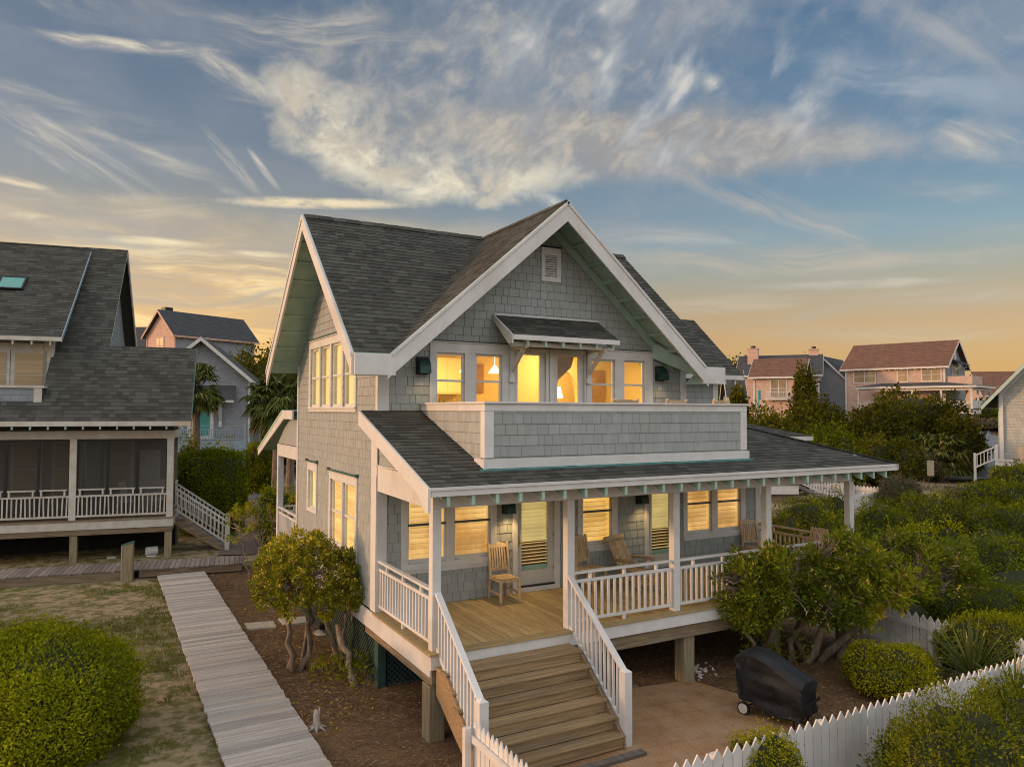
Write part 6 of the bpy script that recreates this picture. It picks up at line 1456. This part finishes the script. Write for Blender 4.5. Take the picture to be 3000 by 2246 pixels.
# --- background masses on the right
def far(qx0, qx1, qt, qb, w, label, m, n, size, seed, name='dune_tree', cat='tree', **kw):
    kw.setdefault('coreS', .80); kw.setdefault('rough', .26); kw.setdefault('k', 3.4); kw.setdefault('lobes', 7); kw.setdefault('depth', .13); kw.setdefault('clump', .55)
    spanbush(name, qx0, qx1, qt, qb, w, label, cat, m, n, size, seed, **kw)
far(1815, 2110, 842, 990, 63, 'great dark wind shaped cedar mound below the dune house', 'leaf_cedar', 30000, .34, 201)
far(1650, 1850, 868, 970, 58, 'dark cedar thicket below the french door house', 'leaf_cedar', 24000, .32, 202)
far(1590, 1720, 884, 965, 47, 'low dark cedar directly behind the balcony corner', 'leaf_cedar', 16000, .26, 203)
far(1716, 1764, 796, 880, 74, 'open dark pine like tree standing before the grey gable', 'leaf_cedar', 9000, .38, 204, coreS=.55, depth=.3)
far(1580, 1618, 842, 920, 64, 'dark cedar beside the blue grey house wall', 'leaf_cedar', 8000, .32, 205)
far(1700, 1860, 925, 1010, 47, 'dark shrub thicket above the hip of the porch roof', 'leaf_hedge', 16000, .2, 206, name='green_shrub', cat='shrub')
far(1830, 1990, 945, 1030, 50, 'shadowed shrub thicket left of the road palmetto', 'leaf_cedar', 16000, .22, 207, name='green_shrub', cat='shrub')
far(1990, 2120, 892, 985, 60, 'right foot of the dark cedar mound by the sandy slope', 'leaf_cedar', 13000, .28, 208)
far(2090, 2170, 865, 910, 84, 'low dune scrub right of the dune house piers', 'leaf_hedge', 6000, .3, 209, name='green_shrub', cat='shrub')
far(2090, 2200, 905, 940, 78, 'tawny dune scrub patch on the sandy slope', 'leaf_dry', 5000, .25, 213, name='grey_brush', cat='shrub')
# --- left and behind
far(470, 650, 758, 900, 74, 'dark live oak behind the grey cottage', 'leaf_cedar', 22000, .36, 210)
far(548, 660, 742, 880, 92, 'high thin crown of a dark oak against the orange sky', 'leaf_cedar', 9000, .42, 211, coreS=.55, depth=.3)
far(600, 720, 800, 960, 60, 'dark oak crown beside the rear gable of the main house', 'leaf_cedar', 12000, .32, 212)
far(1530, 1640, 770, 860, 140, 'distant tree crown showing over the far rooftops', 'leaf_cedar', 4000, .6, 214, name='distant_tree')
o = W(1900, 840, 170); r_ = root('far_wood', (o.x, o.y, 1.5), 'far dark tree line along the horizon', 'wood'); r_['kind'] = 'stuff'
bl = [((k * 9.) * RT.x - 0, (k * 9.) * RT.y, 1.2, 9, 9, 2.4 + 1.2 * math.sin(k * 2.1) + .8 * math.sin(k * 5.3)) for k in range(-30, 8)]
foliage('foliage', bl, 26000, .9, 'leaf_cedar', r_, 215, rough=.3, clump=.1); core('blocker_core', bl, .85, r_, 215)
# hedge blocks by the neighbouring steps
def block(qx0, qx1, qt, qb, w, label, m, n, size, seed, dep, **kw):
    c = W((qx0 + qx1) / 2, qb, w); hw = (W(qx1, qb, w) - W(qx0, qb, w)).length / 2; z0 = hgt(c.x, c.y); h = W(0, qt, w).z - z0
    r = bush('clipped_hedge', (c.x, c.y, z0), [(0, 0, h * .48, hw, dep, h * .52)], label, 'hedge', m, n, size, seed, flat=.72, coreS=.90, depth=.035, rough=.10, low=-.9, **kw); r.rotation_euler.z = -YAW + R(12)
block(392, 524, 976, 1100, 31, 'boxy dark green clipped hedge right of the neighbouring steps', 'leaf_hedge', 30000, .085, 301, 1.4)
block(536, 596, 958, 1030, 47, 'boxy green hedge beside the grey driveway', 'leaf_hedge', 12000, .13, 302, 1.5)
far(378, 440, 938, 1010, 36, 'loose shrub climbing beside the corner of the screened porch', 'leaf_hedge', 7000, .13, 303, name='green_shrub', cat='shrub')
far(440, 520, 958, 1000, 38, 'leafy shrub spilling over the top of the boxy hedge', 'leaf_hedge', 6000, .13, 304, name='green_shrub', cat='shrub')
spanbush('green_shrub', 556, 660, 1044, 1150, 27.5, 'green clipped shrub seen through the rear porch posts', 'shrub', 'leaf_box', 10000, .09, 305, coreS=.82)

# --- palms
def frond(mb, P, D_, L, n=16, droop=.5, wid=.5, rn=random):
    """costapalmate fan: stalk and radiating blades"""
    d = V(D_).normalized(); s = d.cross(V((0, 0, 1))).normalized(); u = s.cross(d)
    tip = P + d * L * .55 - V((0, 0, droop * L * .08)); mb.tube([P, tip], [.022, .012], 4, .2)
    for k in range(n):
        a = (k / (n - 1) - .5) * 3.6; bd = (d * math.cos(a) + s * math.sin(a) + u * rn.uniform(-.12, .12)).normalized(); ln = L * .52 * (1 - .22 * abs(a) / 1.8) * rn.uniform(.85, 1.1); w = wid * .045
        m_ = tip + bd * ln * .6; e = tip + bd * ln - V((0, 0, droop * ln * rn.uniform(.25, .6))); q = bd.cross(V((.2, .1, 1))).normalized() * w; t = min(1, max(0, rn.gauss(.5, .25)))
        mb.face([tip, m_ + q, e, m_ - q], t)
def palm(pos, th, R_, nf, label, seed, size=1., low=-.9, name='palmetto'):
    r = root(name, pos, label, 'palm', 'palmettos'); rn = random.Random(seed); mb = MB()
    mb.tube([(0, 0, -.1), (.05, 0, th * .5), (0, .05, th)], [.20 * size, .17 * size, .16 * size], 9); mb.build('trunk', M['bark'], r)
    f = MB()
    for k in range(nf):
        el = rn.uniform(low, 1.3); az = rn.uniform(0, 6.28); d = V((math.cos(az) * math.cos(el), math.sin(az) * math.cos(el), math.sin(el))); frond(f, V((0, 0, th)) + d * .1, d, R_ * rn.uniform(.75, 1.1), 30, .9, size * .95, rn)
    f.build('fronds', M['leaf_palm'], r)
def pat(qx, qy, w, th=None):
    p = W(qx, qy, w); z = hgt(p.x, p.y); return (p.x, p.y, z), p.z - z
p, t = pat(598, 865, 40); palm(p, t, 1.9, 90, 'shaggy tall palmetto with dead fronds hanging behind the rear porch roof', 1, 1.3, -1.2)
p, t = pat(628, 850, 43); palm(p, t, 1.7, 60, 'second palmetto tight behind the left wall of the main house', 2, 1.2, -1.1)
p, t = pat(424, 832, 39); palm(p, t, 1.5, 60, 'palmetto poking out from behind the neighbouring porch roof', 3, 1.1, -1.1)
p, t = pat(2030, 985, 56); palm(p, t, 2.3, 90, 'low spreading palmetto beside the grey road', 4, 1.6, -.5)
p, t = pat(1975, 975, 59); palm(p, t, 2.0, 60, 'dry tipped palmetto left of the road side one', 5, 1.5, -.4)
# spiky yucca by the fence
def spiky(pos, n, L, label, seed):
    r = root('spiky_yucca', pos, label, 'yucca', 'spiky plants at the fence'); rn = random.Random(seed); mb = MB()
    for k in range(n):
        el = rn.uniform(.05, 1.45) if rn.random() < .85 else rn.uniform(-.5, .1); az = rn.uniform(0, 6.28); d = V((math.cos(az) * math.cos(el), math.sin(az) * math.cos(el), math.sin(el))); l = L * rn.uniform(.65, 1.1); s = d.cross(V((0, 0, 1))).normalized() * .018
        b = V((0, 0, .3)); m1 = b + d * l * .45; m2 = b + d * l * .8 - V((0, 0, l * .05)); e = b + d * l - V((0, 0, l * rn.uniform(.05, .22))); t = min(1, max(0, rn.gauss(.45, .25)))
        mb.face([b, m1 + s, m2 + s * .8, m2 - s * .8, m1 - s], t); mb.face([m2 + s * .8, e, m2 - s * .8], min(1, t + (.35 if rn.random() < .5 else 0)))
    mb.build('blades', M['leaf_palm'], r); mb = MB()
    for k in range(16):
        az = rn.uniform(0, 6.28); mb.tube([(0, 0, .3), (.3 * math.cos(az), .3 * math.sin(az), .35), (.55 * math.cos(az), .55 * math.sin(az), .0)], [.02, .018, .004], 4)
    mb.build('dead_leaves', M['leaf_dry'], r); MB().tube([(0, 0, -.1), (0, 0, .35)], [.12, .09], 8).build('trunk', M['bark'], r)
q = WG(2085, 1490); q = WG(2102, 1512); spiky((q.x, max(q.y, -3.6), GZ + .1), 150, 1.15, 'tall spiky yucca with dry tips growing through the picket fence', 11)
q = WG(2190, 1575); spiky((q.x, min(q.y, -4.1), GZ + .1), 110, .95, 'lower spiky yucca in front of the fence at the right edge', 12)

# --- crooked small trees with visible limbs
def branchy(rn, mb, a, b, r0, r1, wob=.06, n=5, seg=6):
    a, b = V(a), V(b); L = (b - a).length; pts = []; rad = []
    for k in range(n + 1):
        f = k / n; p = a.lerp(b, f) + (V((rn.uniform(-1, 1), rn.uniform(-1, 1), rn.uniform(-.6, .6))) * wob * L if 0 < k < n else V((0, 0, 0))); pts.append(p); rad.append(r0 + (r1 - r0) * f)
    mb.tube(pts, rad, seg); return pts
def tree(name, pos, trunks, canopy, label, m, nleaf, lsize, seed, ntw, flower=0, holes=.0):
    """trunks: (base, fork, radius); canopy: ellipsoids; limbs run from the forks to rosettes spread through the canopy shell"""
    r = root(name, pos, label, 'tree'); rn = random.Random(seed); g = np.random.default_rng(seed)
    P, N = blobpts(canopy, ntw, g, .26, .42, 1.9, seed, low=-.6); ends = [V(p) for p in P]
    mb = MB(); forks = []
    for (a, b, rad) in trunks: pts = branchy(rn, mb, a, b, rad, rad * .62, .07, 5, 8); forks.append((pts[-1], rad * .6)); forks.append((pts[3], rad * .5))
    mb.build('trunk', M['bark'], r, smooth=True)
    tw = MB(); subs = []
    C_ = [V(c[:3]) for c in canopy]
    for k in range(len(trunks) * 5):
        f, rad = forks[k % len(forks)]; e = ends[rn.randrange(len(ends))]; near = min(forks, key=lambda q: (q[0] - e).length); f, rad = near
        e2 = f.lerp(e, .62); lm = MB(); pts = branchy(rn, lm, f, e2, rad * .7, rad * .28, .09, 4, 6); lm.build('limb', M['bark'], r, smooth=True); subs += [(p, rad * .3) for p in pts[2:]]
    for e in ends:
        s, rad = min(subs, key=lambda q: (q[0] - e).length); branchy(rn, tw, s, e + (e - s) * .06, max(.009, rad * .5), .006, .12, 4, 4)
    tw.build('twigs', M['twig'], r)
    # rosettes of leaves at the twig ends, on top and around the sides
    E = np.array([tuple(e) for e in ends]); keep = lump(E, 2.6, seed + 4) + .5 * lump(E, 5., seed + 6) > holes - 1.; E = E[keep]; nr = max(4, nleaf // max(1, len(E)))
    ru = unit(E - np.array(canopy[0][:3])) + g.normal(size=E.shape) * .5 + np.array([0, 0, .5])
    Q = np.repeat(E, nr, 0) + g.normal(size=(len(E) * nr, 3)) * lsize * .32; n = len(Q)
    Dv = unit(unit(np.repeat(ru, nr, 0)) * .7 + unit(Q - np.repeat(E, nr, 0)) * 1.0 + g.normal(size=(n, 3)) * .25); Sd = unit(np.cross(Dv, g.normal(size=(n, 3))))
    t = np.repeat(.5 + .22 * lump(E, 1.5, seed + 1), nr) + g.normal(size=n) * .16; L = lsize * g.uniform(.65, 1.3, n)
    quads('foliage', Q, Dv, Sd, L, L * .36, t, m, r)
    if flower:
        i = g.choice(len(E), min(flower, len(E)), replace=False); Q = np.repeat(E[i], 7, 0) + g.normal(size=(len(i) * 7, 3)) * .028 + np.array([0, 0, .02]); n = len(Q); Dv = unit(g.normal(size=(n, 3)) + np.array([0, 0, .8])); Sd = unit(np.cross(Dv, g.normal(size=(n, 3))))
        quads('blossom', Q, Dv, Sd, np.full(n, .05), np.full(n, .036), g.uniform(0, 1, n), 'flower', r)
    return r
tree('flowering_tree', (-1.05, 4.2, GZ),
     [((-.08, .0, -.1), (-.20, .15, 1.0), .075), ((.02, -.03, -.1), (.22, .0, 1.05), .07), ((.12, .1, -.1), (.28, .35, 1.1), .055), ((.80, .15, -.1), (.55, .1, 1.05), .07), ((.86, .1, -.1), (.92, -.1, 1.05), .05)],
     [(.30, .0, 1.78, .82, .72, .80), (-.20, .2, 1.68, .52, .55, .62), (.80, -.25, 1.46, .44, .5, .62)],
     'twin trunked flowering tree with bare twiggy crown by the left wall', 'leaf_pit', 23000, .08, 31, 2300, 1700, .38)
mb = MB(); rn = random.Random(4); q = root('leaning_stub', (-.29, 2.88, GZ), 'pale leaning cut stem beside the lattice with green suckers', 'shrub')
branchy(rn, mb, (0, 0, -.05), (-.15, .75, .95), .075, .05, .05, 6, 8); mb.build('stem', M['bark'], q, smooth=True)
foliage('foliage', [(-.45, .35, .22, .35, .3, .26), (.05, -.05, .16, .35, .25, .2), (.25, .35, .22, .2, .2, .25)], 1100, .11, 'leaf_pit', q, 33, asp=.3, depth=.3, rough=.3, low=-.2)
tree('leaning_tree', (8.0, .05, GZ),
     [((-.9, .0, -.1), (-1.75, -.3, 1.35), .05), ((-.55, -.1, -.1), (-.85, -.3, 1.45), .065), ((-.3, -.2, -.1), (.05, -.6, 1.45), .075), ((.1, -.3, -.1), (1.1, -.8, 1.55), .09), ((.4, -.4, -.1), (1.5, -1.1, 1.25), .10), ((.9, -.5, -.1), (2.1, -1.1, 1.4), .12), ((1.0, -.4, -.1), (2.0, -.7, 1.6), .09), ((.2, -.1, -.1), (-.3, -.3, 1.4), .06)],
     [(.6, -.85, 1.90, 1.25, .62, .62), (-.85, -.45, 1.78, .85, .5, .58), (-1.72, -.35, 1.72, .36, .36, .58), (1.95, -1.15, 1.82, 1.15, .72, .66), (2.95, -1.5, 1.78, .80, .62, .52), (-1.25, -.35, 1.25, .55, .35, .42), (.2, -1.1, 1.3, .8, .4, .4)],
     'broad leaning multi stemmed tree in front of the right porch railing', 'leaf_pitd', 24000, .125, 35, 3400, 600, 1.05)
foliage('foliage', [(-1.0, -.15, .28, .3, .25, .35), (-.3, -.4, .35, .4, .25, .4), (-.9, .1, .7, .22, .2, .5)], 900, .11, 'leaf_pit', bpy.data.objects['leaning_tree'], 37, asp=.3, depth=.35, low=-.4)
tree('bare_shrub', (.1, 13.4, GZ), [((0, 0, -.1), (-.3, -.2, .9), .03), ((.1, .1, -.1), (.3, .1, 1.0), .03), ((-.6, -.4, -.1), (-.75, -.4, .8), .028), ((-.25, .2, -.1), (.0, .7, 1.1), .03)],
     [(-.1, .1, 1.5, .9, .6, .7), (-.8, -.3, 1.5, .4, .4, .5), (.7, .5, 1.7, .4, .4, .6)], 'thin bare shrub with sparse leaf tufts beyond the flowering tree', 'leaf_pit', 1700, .10, 41, 150, 0, .75)
# --- litter, needles and grass
def scatter(n, x0, x1, y0, y1, seed, keep=None):
    g = np.random.default_rng(seed); P = np.c_[g.uniform(x0, x1, n), g.uniform(y0, y1, n), np.full(n, GZ + .008)]
    return (P[keep(P)] if keep else P), g
bed = lambda P: ~((P[:, 0] > -.1) & (P[:, 0] < 5.6) & (P[:, 1] > -3.8) & (P[:, 1] < .3)) & ((lump(P, 1.1, 77) > -.5) | (RG.uniform(size=len(P)) < .35))
P1, g = scatter(46000, -1.6, .6, -3, 15, 51, bed); P2, _ = scatter(42000, 3.5, 10.1, -3.8, 2.4, 52, bed); P = np.concatenate([P1, P2]); n = len(P)
a = g.uniform(0, 6.28, n); Dv = unit(np.c_[np.cos(a), np.sin(a), g.normal(0, .18, n)]); Sd = unit(np.cross(Dv, np.array([0, 0, 1.]) + g.normal(size=(n, 3)) * .4))
M['needle'] = leafmat('pine_needle', (.09, .052, .027), (.29, .185, .10), (.50, .40, .27), .10, 0.)
tag(quads('pine_straw', P, Dv, Sd, g.uniform(.06, .2, n), np.full(n, .008), g.uniform(0, 1, n), 'needle', None), 'layer of loose brown pine straw over the beds', 'pine straw', None, 'stuff')
P, g = scatter(420, -1.6, -.1, 1., 9.5, 53); n = len(P); P[:, 2] += .012; a = g.uniform(0, 6.28, n); Dv = unit(np.c_[np.cos(a), np.sin(a), g.normal(0, .25, n)]); Sd = unit(np.cross(Dv, np.array([0, 0, 1.]) + g.normal(size=(n, 3)) * .3))
M['yleaf'] = leafmat('fallen_leaf', (.35, .22, .03), (.55, .36, .05), (.6, .45, .08), .2, .2)
tag(quads('fallen_leaves', P, Dv, Sd, np.full(n, .07), np.full(n, .028), g.uniform(0, 1, n), 'yleaf', None), 'yellow leaves fallen under the flowering tree', 'leaves', None, 'stuff')
gr = lambda P: (lump(P, .9, 91) + .8 * lump(P, 2.6, 92) > .05)
P, g = scatter(42000, -12, -2.98, -6, 14.2, 54, gr); n0 = len(P); P = np.repeat(P, 3, 0) + g.normal(size=(n0 * 3, 3)) * np.array([.03, .03, 0]); n = len(P); Dv = unit(np.c_[g.normal(0, .5, (n, 2)), np.ones(n) * .8]); Sd = unit(np.cross(Dv, g.normal(size=(n, 3))))
M['grass'] = leafmat('lawn_grass', (.070, .090, .012), (.19, .205, .035), (.32, .26, .09), .25, .3)
tag(quads('grass', P, Dv, Sd, g.uniform(.05, .14, n), np.full(n, .012), .4 + .25 * lump(P, 1.2, 93) + g.normal(size=n) * .15, 'grass', None), 'patchy thin grass on the sandy lawn', 'grass', None, 'stuff')
P, g = scatter(52000, 8, 60, 6, 60, 55, lambda P: (lump(P, .35, 95) > .0)); P[:, 2] = [hgt(x, y) for x, y in P[:, :2]]; n = len(P); Dv = unit(np.c_[g.normal(0, .6, (n, 2)), np.ones(n) * .8]); Sd = unit(np.cross(Dv, g.normal(size=(n, 3))))
tag(quads('dune_scrub', P, Dv, Sd, g.uniform(.12, .4, n), np.full(n, .03), g.uniform(0, 1, n), 'leaf_dry', None), 'low dry scrub over the dunes', 'scrub', None, 'stuff')
